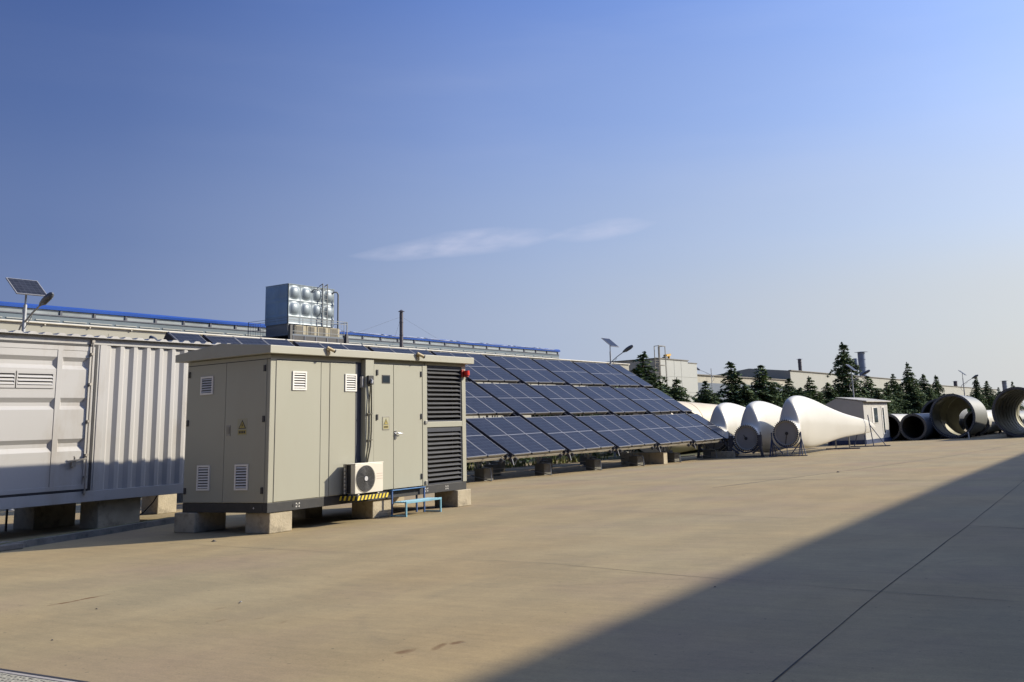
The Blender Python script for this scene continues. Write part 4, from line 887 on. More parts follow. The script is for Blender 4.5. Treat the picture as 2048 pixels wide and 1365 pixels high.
LG = mat('tower_pale', (.20, .205, .19), .5, .1, .08, .8, dirt=((.14, .14, .11), .45, .9))
DKI = mat('dark_inside', (.15, .15, .12), .6, 0, .2, 1)
tube_thing('tower_section', -16.16, .76, 72.0, 78.5, .93, .93, DG, DKI, 'small dark grey steel tube with open end beside the white tube', hole=0)
tube_thing('tower_section', -13.78, 1.42, 74.0, 79.7, 1.56, 1.5, LG, DI, 'big open tower section with bolted flange and olive interior', ribs=1, plate=True, hole=(-13.45, .98, .95))
tube_thing('tower_section', -9.10, 1.52, 72.0, 84.0, 1.66, 1.5, DG, DI, 'very large ribbed tower section cut by the right edge', ribs=8, wall=.06, plate=True)
tube_thing('tower_section', -8.55, .95, 85.5, 94, 1.1, 1.0, mat('tube_white', (.46, .44, .38), .5), DKI, 'white tube lying beyond the largest ribbed tower section', hole=0)
tube_thing('tower_section', -15.85, 1.30, 80.0, 84.0, 1.46, 1.46, DG, DKI, 'dark tower section half hidden behind the big open one', hole=0)
tube_thing('tower_section', -13.35, .80, 81.0, 90, .93, .93, mat('tube_white', (.46, .44, .38), .5, 0, .06, .6, dirt=((.25, .23, .18), .4, .8)), DKI, 'white-rimmed tube seen through the big open tower section', hole=0)
tube_thing('tower_section', -11.2, .70, 83.5, 92, .86, .86, LG, DKI, 'pale tube between the big and the largest tower sections', hole=0)
tube_thing('tower_section', -18.05, .80, 72.4, 82, .96, .90, mat('tube_white', (.46, .44, .38), .5, 0, .06, .6, dirt=((.25, .23, .18), .4, .8)), DKI, 'white steel tube lying just right of the cabin', hole=0)
q = MB(); q.bar((-12.45, 71.9, zz), (-12.47, 71.9, zz + .45), .07); top(q, 'marker_post', WHITE, 'short white marker post in front of the big open tube', 'post', (-12.45, 71.9, zz))

# ------------------------------------------------------------------ street lamps with solar panels
def lamp(x, y, ztop, label, sc=1.0, mirror=1, panel=True, arm=.85, rise=.55, hs=1.0, group='solar street lamps'):
    z0 = gz(y); e = empty('street_lamp', (x, y, z0), label, 'street lamp', group); PW = mat('lamp_pole', (.42, .43, .44), .4, .3, .05, 3)
    zp = ztop - .55 * sc
    q = MB(); q.tube([(x, y, z0), (x, y, z0 + 1), (x, y, zp)], [.085, .08, .05], 10); q.tube([(x, y, z0), (x, y, z0 + .02)], .16, 10); q.build('pole', PW, e)
    if panel:
        c = Vector((x + .02, y, ztop - .12)); t_ = R(40); a1 = Vector((math.cos(t_), 0, -math.sin(t_))); nn = Vector((math.sin(t_), 0, math.cos(t_)))
        q = MB(); q.obox(c, a1 * .36 * sc, (0, .40 * sc, 0), nn * .018); pf = q.build('solar_plate', ALU, e)
        q = MB(); q.obox(c + nn * .0195, a1 * .335 * sc, (0, .375 * sc, 0), nn * .0015); me = q.build('cells', SOLAR, pf); u = me.data.uv_layers.new(name='UVMap')
        for p in me.data.polygons:
            for li, vi in zip(p.loop_indices, p.vertices):
                v = me.data.vertices[vi].co + c - c; u.data[li].uv = ((me.data.vertices[vi].co.y) / (.8 * sc) + .5, me.data.vertices[vi].co.x / (.55 * sc) + .5)
        q = MB(); q.tube([(x, y, zp - .02), (x, y, ztop - .17)], .03, 8); q.build('plate_stem', PW, e)
    m = mirror; za = ztop - .62 * sc - rise
    q = MB(); q.tube([(x + .02 * m, y, za - .62 * sc), (x - .20 * m * sc, y, za - .45 * sc), (x - .25 * m * sc, y, za - .25 * sc), (x - .14 * m * sc, y, za - .05 * sc), (x + .05 * m, y, za + .06), (x + arm * .5 * m, y, za + rise * .5 + .05), (x + arm * m, y, za + rise)], [.022, .025, .028, .03, .03, .028, .026], 8)
    q.tube([(x, y, za - .2), (x + .5 * arm * m, y, za + rise * .45)], .012, 6); q.build('arm', PW, e)
    q = MB(); pts = []; rs = [.04 * hs, .085 * hs, .12 * hs, .125 * hs, .10 * hs, .03 * hs]
    hx = x + (arm - .05) * m
    for i, t_ in enumerate((0, .12, .3, .5, .66, .74)): pts.append((hx + t_ * hs * m, y, za + rise - .01 + t_ * hs * .48))
    q.tube(pts, rs, 12); me = q.build('lamp_head', mat('lamp_head_grey', (.12, .13, .15), .35, .2, .1, 4), e)
    q = MB(); q.obox((hx + .40 * hs * m, y, za + rise - .01 + .40 * hs * .48 - .085 * hs), Vector((.20 * hs * m, 0, .096 * hs)), (0, .07 * hs, 0), Vector((-.008 * m, 0, .02))); q.build('lens', mat('lens_grey', (.35, .35, .33), .3), me)
lamp(-30.0, 16.77, 6.76, 'solar street lamp rising behind the white container at far left', 1.2, arm=.82, rise=.5, hs=.86)
lamp(-30.0, 53.05, 6.98, 'solar street lamp with raised arm above the end of the panels', 1.25, arm=.95, rise=.62)
lamp(-24.0, 85.35, 6.0, 'solar street lamp standing behind the cabin before the tall cedar', 1.25, arm=.95, rise=.62)
lamp(-20.0, 115.7, 6.1, 'solar street lamp standing behind the big open tower section', 1.3, arm=1.0, rise=.62)
lamp(-32.0, 23.3, 6.15, 'street lamp with pale head pointing left behind the container roof', 1, -1, False, .75, .35, .7)
lamp(-50.0, 114.2, 9.1, 'street lamp with head pointing left before the low far hall', 1.3, -1, False, 1.6, .8, 1.5)

# ------------------------------------------------------------------ main hall with blue monitor roof
HX = -47.0; HZ = 7.78; hy0, hy1 = -6, 86.8
h = empty('factory_hall', (HX - 15, 40, -.1), 'long cream factory hall with blue monitor roof behind the solar panels', 'building')
CW = mat('hall_cladding', (.30, .29, .245), .6, 0, .04, .3, dirt=((.24, .22, .18), .3, .5))
q = MB(); q.box(HX - 30, HX, hy0, hy1, -.3, HZ - .14); q.build('wall', CW, h)
q = MB()
for k in range(15): q.box(HX + .0005, HX + .008, hy0 + k * 6.1, hy0 + k * 6.1 + .03, .2, HZ - .33)
q.box(HX + .0005, HX + .009, hy0, hy1, 5.9, 5.93); q.build('cladding_joint', mat('joint_grey', (.2, .195, .17), .6), h)
q = MB(); q.box(HX - .25, HX + .015, hy0, hy1 + .05, HZ - .138, HZ - .05); q.build('parapet', mat('parapet_white', (.46, .43, .36), .55, 0, .05, .6), h)
q = MB(); q.tube([(HX + .1, hy0, HZ - .01), (HX + .1, hy1, HZ - .01)], .055, 8); 
for k in range(40): q.box(HX + .02, HX + .12, hy0 + 1 + k * 2.3, hy0 + 1.06 + k * 2.3, HZ - .12, HZ + .02)
q.build('roof_pipe', mat('pipe_white', (.5, .47, .4), .5), h)
q = MB(); q.add([(HX - .25, hy0, HZ - .06), (HX - .25, hy1, HZ - .06), (-55.05, hy1, 8.7), (-55.05, hy0, 8.7), (-62, hy0, 9.0), (-62, hy1, 9.0), (HX - 30, hy0, HZ), (HX - 30, hy1, HZ)], [(0, 1, 2, 3), (3, 2, 5, 4), (4, 5, 7, 6)])
q.add([(HX - .25, hy1 - .01, HZ - .32), (HX - .25, hy1 - .01, HZ - .06), (-55.05, hy1 - .01, 8.7), (-62, hy1 - .01, 9.0), (HX - 30, hy1 - .01, HZ), (HX - 30, hy1 - .01, HZ - .32)], [(0, 1, 2, 3, 4, 5)])
q.build('roof', mat('roof_sheet', (.3, .31, .3), .5, .1, .08, .3), h)
# monitor
mx_ = -55.0; my1 = 86.3
mon = MB(); mon.box(mx_ - 6, mx_, hy0, my1, 8.4, 9.27); mon = mon.build('monitor_wall', mat('monitor_band', (.075, .105, .13), .5, .1, .1, .5), h)
q = MB(); y = hy0
while y < my1 - 1: q.box(mx_ + .0005, mx_ + .05, y + .10, y + 1.5, 8.95, 9.01); y += 1.62
q.build('lower_strip', mat('strip_pale', (.28, .29, .27), .5), h)
q = MB(); q.box(mx_ - 5.9, mx_ - .08, hy0, my1 - .02, 9.271, 9.60); q.build('clerestory', mat('clerestory_pane', (.27, .30, .31), .25, 0, .25, .4), h)
q = MB(); y = my1 - .1
while y > hy0: q.box(mx_ - .079, mx_ - .0, y - .13, y, 9.2715, 9.60); y -= 2.05
q.box(mx_ - .0795, mx_ + .05, hy0, my1, 9.255, 9.315); q.build('mullions', DARKST, h)
q = MB(); n = 90; vs = []
for i in range(n + 1):
    y = hy0 + (my1 + .2 - hy0) * i / n
    for (x_, z_) in ((mx_ + .05, 9.60), (mx_ + .06, 9.74 + .004 * math.sin(i * 1.7)), (mx_ - .1, 9.86 + .005 * math.sin(i * 2.3)), (mx_ - 3, 10.0), (mx_ - 6.4, 9.8), (mx_ - 6.4, 9.6)): vs.append((x_, y, z_))
q.add(vs, [(i * 6 + k, i * 6 + k + 1, (i + 1) * 6 + k + 1, (i + 1) * 6 + k) for i in range(n) for k in range(5)] + [tuple(range(6)), tuple(n * 6 + k for k in range(6))])
q.build('monitor_roof', [mat('blue_sheet', (.03, .09, .36), .22, .35, .1, .3, bump=.1, bscale=.5)], h)

q = MB(); vs = []; n = 70; rf = random.Random(3)
for i in range(n + 1):
    y = 54.5 + 31 * i / n; a_ = .03 + .02 * rf.random(); z0 = 9.735 + .02 * math.sin(i * .35) + .01 * rf.random()
    for (x_, z_) in ((mx_ + .075, z0), (mx_ + .10 + .03 * rf.random(), z0 + a_), (mx_ + .02, min(9.90, z0 + a_ * 2.4)), (mx_ - .5, 9.935)): vs.append((x_, y, z_))
q.add(vs, [(i * 4 + k, i * 4 + k + 1, i * 4 + k + 5, i * 4 + k + 4) for i in range(n) for k in range(3) if (i * 7 + k * 3) % 10 not in (0, 4) or k == 0])
q.build('roof_film', mat('film_white', (.34, .37, .47), .18, 0, .2, 2), h)

# water tank and its platform
tk = empty('water_tank', (-50, 45.3, 8.9), 'pressed-panel metal water tank with round bulges on the hall roof', 'water tank')
tx, ty0, ty1, tz0, tz1 = -48.3, 43.63, 47.6, 9.03, 11.6
pz_ = 8.14
TM = mat('tank_metal', (.20, .24, .27), .45, .2, .1, .8, dirt=((.2, .25, .28), .35, 1.2))
q = MB(); q.box(tx - 2.07, tx - .25, ty0 + .25, ty1 - .01, tz0, tz1 - .01)
def dimpled(o_, ax, up, nr, cols, rws, cw, rh, amp):
    o_ = Vector(o_); ax = Vector(ax); up = Vector(up); nr = Vector(nr); m = 11; q_ = MB()
    for c_ in range(cols):
        for r_ in range(len(rws)):
            z0 = sum(rws[:r_]); hh = rws[r_]; vs = []
            for i in range(m):
                for j in range(m):
                    u = i / (m - 1); v = j / (m - 1); d = math.hypot(u - .5, (v - .5) * 1.0) / .40; hgt = (math.sqrt(max(0, 1 - d * d)) * amp if hh > .6 else 0)
                    edge = .03 if (i in (0, m - 1) or j in (0, m - 1)) else 0
                    vs.append(o_ + ax * ((c_ + u) * cw) + up * (z0 + v * hh) + nr * (hgt + edge))
            q_.add(vs, [(i * m + j, (i + 1) * m + j, (i + 1) * m + j + 1, i * m + j + 1) for i in range(m - 1) for j in range(m - 1)], 0, True)
    return q_
q.box(tx - .249, tx - .03, ty0 + .02, ty1 - .02, tz0, tz1 - .012); q.box(tx - 2.05, tx - .251, ty0 + .02, ty0 + .249, tz0 + .001, tz1 - .013)
q.build('shell', TM, tk)
dimpled((tx, ty0, tz0), (0, 1, 0), (0, 0, 1), (1, 0, 0), 4, [.5, 1.03, 1.03], (ty1 - ty0) / 4, 1, .17).build('front_panels', TM, tk)
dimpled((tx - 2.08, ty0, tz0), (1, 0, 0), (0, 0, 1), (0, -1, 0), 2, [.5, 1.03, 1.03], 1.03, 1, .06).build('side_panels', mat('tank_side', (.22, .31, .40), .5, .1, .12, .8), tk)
q = MB(); q.box(tx - 2.05, tx - .04, ty0 + .04, ty1 - .05, pz_ + .1, tz0 - .001); q.build('skirt', mat('skirt_grey', (.2, .2, .19), .6), tk)
q = MB(); q.box(tx - 2.1, tx + .04, ty0 - .04, ty1 + .03, tz1 - .005, tz1 + .02); q.build('lid', TM, tk)
q = MB(); yl = 46.35
for dy in (0, .42): q.bar((tx + .25, yl + dy, 9.0), (tx + .25, yl + dy, 11.85), .05)
for k in range(10): q.bar((tx + .25, yl, 9.15 + k * .28), (tx + .25, yl + .42, 9.15 + k * .28), .035)
q.bar((tx + .25, yl, 11.85), (tx - .1, yl, 11.7), .04); q.bar((tx + .25, yl + .42, 11.85), (tx - .1, yl + .42, 11.7), .04); q.build('ladder', mat('ladder_grey', (.11, .12, .13), .5, .3), tk)
q = MB(); q.tube([(tx + .05, 47.25, 11.2), (tx + .2, 47.4, 11.38), (tx + .25, 47.62, 11.4), (tx + .28, 47.72, 11.25), (tx + .28, 47.72, 8.6)], .055, 8); q.tube([(tx + .1, 45.5, 11.2), (tx + .2, 45.6, 11.38), (tx + .22, 45.9, 11.42), (tx + .22, 45.95, 11.36)], .05, 8); q.build('pipes', mat('pipe_dark', (.08, .09, .1), .5), tk)
pf = empty('roof_platform', (-49.5, 44.6, 8.0), 'dark steel roof platform with railings carrying the water tank', 'platform')
px0, px1, py0, py1, pz = -50.85, -47.2, 42.68, 47.75, 8.14
q = MB(); q.box(px0, px1, py0, py1, pz, pz + .1); q.box(px1 - .12, px1 + .002, py0, py1, pz - .52, pz - .30)
q.build('deck', mat('deck_dark', (.10, .12, .15), .5, .2), pf)
q = MB(); q.box(px1 - .05, px1 + .02, py0 + .3, py1, pz - .29, pz - .005) ; q.build('fascia', mat('fascia_grey', (.035, .035, .04), .6), pf)
q = MB()
for yy in [py0 + .35 + i * .95 for i in range(6)]: q.box(px1 + .021, px1 + .05, yy, yy + .12, pz - .29, pz - .004)
q.build('stiffener', DARKST, pf)
for yy, zt in ((py0 + .14, pz + .65), (py1 - .1, pz + .3)):
    q = MB(); q.box(px1 - .05, px1 + .14, yy - .09, yy + .09, 6.9, zt); q.build('column', mat('column_grey', (.07, .07, .07), .5) if yy < 45 else mat('column_dark', (.06, .06, .07), .5), pf)
RL = mat('rail_galv', (.17, .18, .19), .45, .4)
q = MB()
for zz_ in (.28, .98, 1.14): q.bar((px1, py0, pz + zz_), (px1, py1, pz + zz_), .035)
for zz_ in (.5, .95, 1.1): q.bar((px0, py0, pz + zz_), (px1, py0, pz + zz_), .022)
for i in range(5): q.bar((px1, py0 + i * 1.2, pz + .1), (px1, py0 + i * 1.2, pz + 1.12), .03)
for i in range(7): q.bar((px0 + i * .23, py0, pz + .1), (px0 + i * .23, py0, pz + .95), .012)
for i in range(14): q.bar((px0 + i * .26, py1, pz + .1), (px0 + i * .26, py1, pz + 1.0), .012)
q.bar((px0, py0, pz + .1), (px0, py0, pz + 1.1), .035); q.bar((px0, py1, pz + 1.1), (px1, py1, pz + 1.1), .03); q.bar((px1, py1, pz + .1), (px1, py1, pz + 1.12), .05); q.build('railing', RL, pf)
for k in range(4):
    q = MB(); y_ = 43.5 + k * .98; q.box(-48.0, -47.5, y_, y_ + .92, pz + .102, pz + .72)
    c = ((-47.75), y_ + .46, pz + .1); lab = ['leftmost', 'second from left', 'third from left', 'rightmost'][k]
    e = empty('condenser_unit', c, '%s of four tan condenser units under the water tank' % lab, 'condenser unit', 'condenser units on the roof platform')
    q.build('casing', mat('tan_casing', (.33, .29, .2), .6), e)
    q = MB(); q.box(-47.499, -47.49, y_ + .1, y_ + .66, pz + .16, pz + .66); q.build('grille', mat('grille_brown', (.10, .09, .07), .6), e)
# chimney with stays
def stack(x, y, z0, z1, r, label, m, stays=False, cap=True):
    e = empty('chimney', (x, y, z0), label, 'chimney'); q = MB(); q.tube([(x, y, z0), (x, y, z1 - .25)], r, 14)
    for k in range(1, 4): q.tube([(x, y, z0 + (z1 - z0) * k / 4), (x, y, z0 + (z1 - z0) * k / 4 + .06)], r * 1.15, 14)
    q.build('flue', m, e)
    if cap: q = MB(); q.tube([(x, y, z1 - .14), (x, y, z1)], [r * 1.9, r * .3], 14); q.tube([(x, y, z1 - .26), (x, y, z1 - .13)], r * .9, 10); q.build('cap', m, e)
    if stays:
        q = MB()
        for (ax_, ay_, az_) in ((x, y - 9, z0 + .3), (x, y + 8, z0 + .5), (x - 4, y + 3, z0 + .6)): q.tube([(x, y, z1 - .5), (ax_, ay_, az_)], .006, 4)
        q.build('stay_wire', DARKST, e)
FL = mat('flue_dark', (.10, .09, .10), .5, .3); FB = mat('flue_blue', (.20, .24, .32), .5, .3, .08, 1)
stack(-47.45, 53.4, 6.9, 10.62, .13, 'slim dark chimney with stay wires in front of the blue roof', FL, True)
stack(-62, 184.8, 10, 13.2, .35, 'short capped chimney on the ridge of the cream far hall', FL)
stack(-62, 230, 9, 16.6, .85, 'thick blue-grey chimney with wide cap behind the tall cedar', FB)
stack(-62, 224.4, 9, 15.0, .5, 'thinner ribbed chimney left of the thick blue-grey one', FB, cap=False)
stack(-62, 344, 9, 11.9, .6, 'dark chimney in the gap between cedars above the big tube', FL)
stack(-62, 457, 9, 14.2, 1.0, 'blue-grey capped chimney just left of the largest tube', FB)

# ------------------------------------------------------------------ other far buildings
def bld(name, x, y0, y1, z1, depth, label, wm, trim=None, band=None, gable=0):
    e = empty(name, (x - depth / 2, (y0 + y1) / 2, zz), label, 'building')
    q = MB(); q.box(x - depth, x, y0, y1, -.3, z1)
    if gable: q.prism([(x, z1 + .001), (x - depth / 2, z1 + gable), (x - depth, z1 + .001)], 'y', y0 + .01, y1 - .01)
    q.build('wall', wm, e)
    if trim:
        q = MB(); q.box(x - .3, x + .25, y0 - .1, y1 + .1, z1 - .02, z1 + .12); q.build('eave', mat('eave_dark', (.14, .13, .11), .6), e)
    if band:
        q = MB(); q.box(x + .002, x + .03, y0, y1, band[0], band[1]); q.build('window_band', mat('band_blue', (.10, .125, .165), .5, .1, .1, .3), e)
    return e
WB = mat('white_cladding', (.36, .37, .345), .55, 0, .03, .3)
wb = empty('plant_building', (-60, 104, zz), 'pale square-panelled building with a caged ladder beyond the array', 'building')
q = MB(); q.box(-80, -50, 99.5, 107.35, -.3, 9.05); q.box(-78, -50.004, 107.351, 109.9, -.3, 8.8); q.build('wall', WB, wb)
q = MB()
for z_ in (3.4, 5.3, 7.1): q.box(-49.9995, -49.985, 99.5, 107.35, z_, z_ + .035); q.box(-50.0035, -49.985, 107.36, 109.9, z_, z_ + .035)
for y_ in (101.5, 103.5, 105.4): q.box(-49.9995, -49.984, y_, y_ + .035, -.2, 9.0)
q.build('panel_seams', mat('seam_grey', (.26, .27, .25), .6), wb)
q = MB(); q.box(-80.1, -49.9, 99.4, 107.45, 9.051, 9.16); q.box(-78, -49.95, 107.46, 110.0, 8.801, 8.9); q.build('parapet', mat('eave_dark', (.14, .13, .11), .6), wb)
q = MB(); q.box(-49.98, -49.96, 103.2, 104.1, 1.9, 3.3); q.build('window', mat('glass_dark', (.03, .04, .05), .1), wb)
ld = MB(); LM = mat('ladder_rust', (.20, .19, .17), .6, .3)
for (x_, y_) in ((-49.6, 97.8), (-49.6, 98.8), (-48.9, 99.1), (-48.9, 97.5)): ld.bar((x_, y_, 0 if x_ > -49.2 else 0), (x_, y_, 10.35), .07)
for x_, y_ in ((-49.2, 98.3),): ld.bar((x_, y_, 7), (x_, y_, 10.35), .06)
for k in range(32): ld.bar((-49.6, 97.8, .4 + k * .28), (-49.6, 98.8, .4 + k * .28), .04)
for z_ in (3, 5.5, 8.2, 10.35): ld.bar((-48.9, 97.5, z_), (-48.9, 99.1, z_), .08); ld.bar((-48.9, 97.5, z_), (-49.6, 97.8, z_), .06); ld.bar((-48.9, 99.1, z_), (-49.6, 98.8, z_), .06)
top(ld, 'access_ladder', LM, 'tall steel caged ladder rising above the corner of the pale building', 'ladder', (-49.3, 99.4, 0))
q = MB(); q.tube([(-52, 106.3, 9.16), (-52, 106.3, 9.75)], .16, 8); q.obox((-52, 105.9, 9.85), (0, .6, .08), (.22, 0, 0), (0, 0, .12)); q.box(-52.2, -51.8, 104.9, 105.4, 9.3, 9.6, 1)
top(q, 'roof_vent', [mat('vent_yellow', (.55, .33, .06), .6), DARKST], 'yellow roof vent pipe on top of the pale panelled building', 'roof vent', (-52, 106.3, 9.16))
bld('far_hall', -60, 131, 172.9, 8.6, 30, 'low far hall with cream fascia and blue-grey wall', mat('hall_cream', (.32, .30, .24), .6), True, (-.2, 7.5))
bld('far_hall', -60, 173, 258.6, 10.4, 16, 'tall cream far hall with grey gable end behind the cedars', mat('hall_cream2', (.30, .30, .265), .6, 0, .04, .2), True, None, .9)
bld('far_hall', -60, 259, 420, 9.7, 20, 'distant cream hall seen between cedars above the large tubes', mat('hall_cream2', (.30, .30, .265), .6), True)

# ------------------------------------------------------------------ cedars
LEAF = [mat('cedar_needles', (.080, .125, .066), .8, 0, .45, .9, spec=.15), mat('cedar_light', (.18, .235, .10), .8, 0, .4, .9, spec=.15)]
BARK = mat('cedar_bark', (.07, .055, .04), .9, 0, .3, 5)
def cedar_mesh(seed, H, wide, low):
    rnd = random.Random(seed); cr = MB(); tr_ = MB()
    bend = rnd.uniform(-.25, .25); bend2 = rnd.choice((-1, 1)) * rnd.uniform(.15, .35)
    def axis(z):
        t = z / H; return Vector((bend * math.sin(t * 3) + (bend2 * max(0, t - .93) * 6), bend * .6 * math.sin(t * 2.2) + bend2 * max(0, t - .94) * 4, z))
    tr_.tube([axis(H * i / 8) for i in range(9)], [.16 * (1 - i / 8.6) + .012 for i in range(9)], 7)
    z = low * H
    while z < H * .985:
        t = z / H; rad = 1.3 * wide * (1 - t) ** 1.0 * rnd.uniform(.7, 1.12) + .09
        nb_ = 4 if t > .85 else 8; off = rnd.uniform(0, 6.28)
        for b_ in range(nb_):
            th = off + 2 * math.pi * b_ / nb_ + rnd.uniform(-.4, .4); Lb = rad * rnd.choice((rnd.uniform(.5, .9), rnd.uniform(.8, 1.1), rnd.uniform(1.0, 1.38))); p0 = axis(z + rnd.uniform(-.1, .1)); d = Vector((math.cos(th), math.sin(th), 0))
            rise = rnd.uniform(.02, .22); droop = rnd.uniform(.18, .42); steps = max(3, int(Lb / .16)); sd_ = Vector((-d.y, d.x, 0))
            pts = []
            for s_ in range(steps + 1):
                u = s_ / steps; pts.append(p0 + d * (Lb * u) + Vector((0, 0, Lb * (rise * math.sin(u * 2.2) - droop * u * u))))
            if Lb > .5: tr_.tube([pts[0], pts[len(pts) // 2], pts[-1]], [.03, .02, .006], 4, 0, False)
            for s_ in range(1, steps + 1):
                u = s_ / steps; w = (.20 + .42 * math.sin(min(1, u * 1.15) * math.pi) ** .7) * min(1.2, Lb * .55 + .15)
                for side in range(7):
                    c = pts[s_] + sd_ * rnd.uniform(-w, w) + d * rnd.uniform(-.1, .1) + Vector((0, 0, rnd.uniform(-.07, .05)))
                    a_ = rnd.uniform(0, 6.28); l = rnd.uniform(.11, .24); wd = rnd.uniform(.045, .10)
                    ax = (d * math.cos(a_) + sd_ * math.sin(a_) + Vector((0, 0, rnd.uniform(-.7, .25)))).normalized(); bx_ = ax.cross(Vector((rnd.uniform(-.4, .4), rnd.uniform(-.4, .4), 1))).normalized()
                    cr.add([c - ax * l, c + bx_ * wd, c + ax * l, c - bx_ * wd], [(0, 1, 2, 3)], 1 if rnd.random() < .22 + .25 * u else 0)
        z += .26 + .10 * (1 - t) * rnd.uniform(.6, 1.4)
    # leader
    for i in range(16):
        c = axis(H * (.93 + .07 * i / 16)) + Vector((rnd.uniform(-.06, .06), rnd.uniform(-.06, .06), 0)); cr.add([c + Vector((-.1, 0, -.03)), c + Vector((0, .02, .05)), c + Vector((.1, 0, -.03)), c + Vector((0, -.02, -.05))], [(0, 1, 2, 3)], 0)
    return tr_, cr
protos = []
def build_mesh_only(mb, name, mats):
    me = bpy.data.meshes.new(name); me.from_pydata([tuple(v) for v in mb.v], [], mb.f)
    for m in mats: me.materials.append(m)
    me.polygons.foreach_set('material_index', mb.m); me.polygons.foreach_set('use_smooth', mb.sm); me.update(); return me
for sd0, H_, w_, lo in ((11, 7, 3.0, .06), (12, 7, 3.5, .05), (13, 7, 2.8, .06), (14, 7, 3.2, .05), (15, 7, 2.9, .08), (16, 7, 3.7, .05)):
    t_, c_ = cedar_mesh(sd0, H_, w_, lo); protos.append((build_mesh_only(t_, 'cedar_trunk', [BARK]), build_mesh_only(c_, 'cedar_crown', LEAF)))
def sx_at(px, X):  # y of the pixel column px on the plane x = X, near the horizon
    d = right * ((px - 1205.83) / 1937.2) + down * ((800 - 472.84) / 1937.2) + fwd; return X * d.y / d.x
def top_z(px, py, X):
    d = right * ((px - 1205.83) / 1937.2) + down * ((py - 472.84) / 1937.2) + fwd; t = X / d.x; return t * d.y, 1.7 + t * d.z
trees = [ # px, py of the tip, x plane, width factor, proto, label
 (1285, 703, -31, 1.05, 0, 'dark cedar at the end of the solar array before the grey corner'),
 (1350, 755, -29, 1.0, 2, 'small cedar before the pale panelled building'),
 (1410, 762, -30, .95, 3, 'low cedar left of the curled-tip cedar'),
 (1458, 723, -30, .95, 4, 'cedar with curled tip above the leftmost blade'),
 (1522, 730, -30, 1.0, 1, 'bushy cedar with bent tip above the middle blade'),
 (1490, 770, -28.5, 1.2, 5, 'low dark cedar filling the gap above the leftmost blade hump'),
 (1580, 757, -31, 1.05, 3, 'mid-height cedar just below the short chimney, left one'),
 (1618, 752, -31, .9, 0, 'mid-height cedar just right of the short chimney'),
 (1655, 765, -30, 1.0, 5, 'low cedar left of the tallest cedar'),
 (1687, 684, -30, .85, 2, 'tallest cedar of the row, its spire above the roofs'),
 (1735, 752, -31, 1.1, 1, 'broad cedar right of the tallest, below the thick chimney'),
 (1772, 765, -30, .9, 4, 'dark cedar left of the second tall spire'),
 (1787, 748, -31, .7, 3, 'narrow cedar behind the cabin roof right end'),
 (1814, 724, -30, .75, 0, 'second tallest cedar with slender spire'),
 (1846, 748, -30.5, .75, 5, 'cedar left of the gap above the big tube'),
 (1872, 750, -30, .65, 2, 'cedar bordering the gap above the big open tube'),
 (1830, 775, -29, .8, 1, 'low dark cedar behind the small dark tube'),
 (1950, 750, -27, .6, 4, 'cedar right of the far street lamp'),
 (1972, 762, -27, .75, 1, 'bushy cedar between the big tube and the largest one'),
 (1995, 775, -26, .7, 3, 'low cedar at the shoulder of the largest tube'),
 (1545, 768, -33, 1.2, 2, 'cedar between the middle blade and the short chimney, set back'),
 (1600, 775, -29, 1.2, 5, 'spreading low cedar right behind the rightmost blade hump'),
 (1705, 770, -33, 1.2, 3, 'low cedar tucked behind the cabin roof'),
 (1755, 778, -29, 1.2, 0, 'low broad cedar at the right end of the cabin'),
 (1800, 776, -33, 1.1, 2, 'low cedar behind the white steel tube'),
 (1858, 778, -29, 1.0, 5, 'low cedar just left of the big open tower section'),
 (2024, 762, -27, .6, 0, 'cedar tip just above the largest tube'),
]
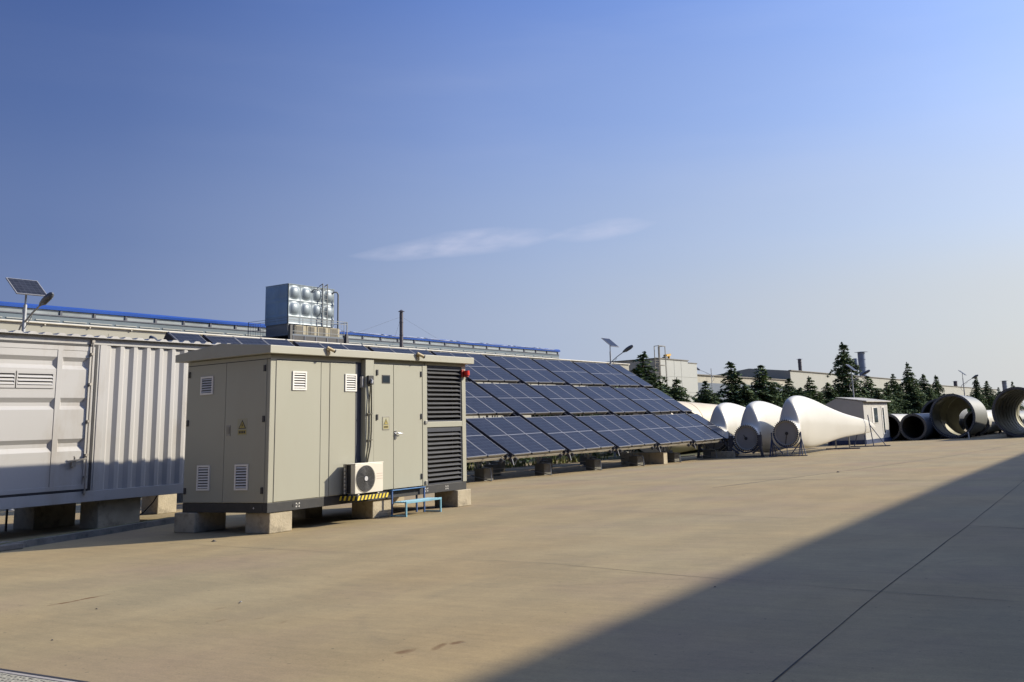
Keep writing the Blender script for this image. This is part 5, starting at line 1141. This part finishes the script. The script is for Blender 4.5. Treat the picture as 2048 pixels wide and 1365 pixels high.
for i, (px, py, X, wf, pr, lab) in enumerate(trees):
    y, z = top_z(px, py, X); H_ = z + .16; s_ = H_ / 7
    e = empty('cedar_tree', (X, y, -.16), lab, 'tree', 'cedars in the row behind the blades')
    e.rotation_euler = (0, 0, (i * 2.1) % 6.28); 
    ws = s_ * wf * 1.2 * (1.0 if H_ < 8 else .9)
    for nm_, me in (('trunk', protos[pr][0]), ('crown', protos[pr][1])):
        o = bpy.data.objects.new(nm_, me); col.objects.link(o); o.parent = e; o.scale = (ws, ws, s_)
q = MB(); rnd = random.Random(5)
for i in range(38000):
    y_ = 50 + 190 * rnd.random() ** 1.4; x_ = rnd.uniform(-34, -31.5) if True else 0; h_ = (3.7 + .5 * math.sin(y_ * .7) + .4 * math.sin(y_ * .23) + .35 * math.sin(y_ * 1.9)) * rnd.random() ** .5; s_ = rnd.uniform(.1, .22) * (1 + y_ / 200)
    a_ = rnd.uniform(0, 6.28); c = Vector((x_, y_, -.16 + h_)); u = Vector((math.cos(a_), math.sin(a_), rnd.uniform(-.4, .4))) * s_; v = Vector((-math.sin(a_) * .3, math.cos(a_) * .3, rnd.uniform(.4, .8))) * s_ * .7
    q.add([c - u, c - v, c + u, c + v], [(0, 1, 2, 3)], 1 if rnd.random() < .2 else 0)
for i in range(9000):
    y_ = rnd.uniform(14, 51); x_ = rnd.uniform(-33.2, -31.2); h_ = (1.15 + .2 * math.sin(y_ * .9)) * rnd.random() ** .6; s_ = rnd.uniform(.08, .16)
    a_ = rnd.uniform(0, 6.28); c = Vector((x_, y_, gz(y_) + h_)); u = Vector((math.cos(a_), math.sin(a_), rnd.uniform(-.4, .4))) * s_; v = Vector((-math.sin(a_) * .3, math.cos(a_) * .3, rnd.uniform(.4, .8))) * s_ * .7
    q.add([c - u, c - v, c + u, c + v], [(0, 1, 2, 3)], 0)
o = bpy.data.objects.new('hedge', build_mesh_only(q, 'hedge', LEAF)); col.objects.link(o); tag(o, 'dark evergreen hedge running behind the row of cedars', 'hedge'); o['kind'] = 'stuff'
# dark post between the cedars
q = MB(); q.bar((-29, 60.6, -.16), (-29, 60.6, 4.05), .10); q.box(-29.12, -28.88, 60.5, 60.7, 3.9, 4.1)
top(q, 'lamp_post', DARKST, 'plain dark post standing between the small cedar and the low cedar', 'post', (-29, 60.6, -.16))
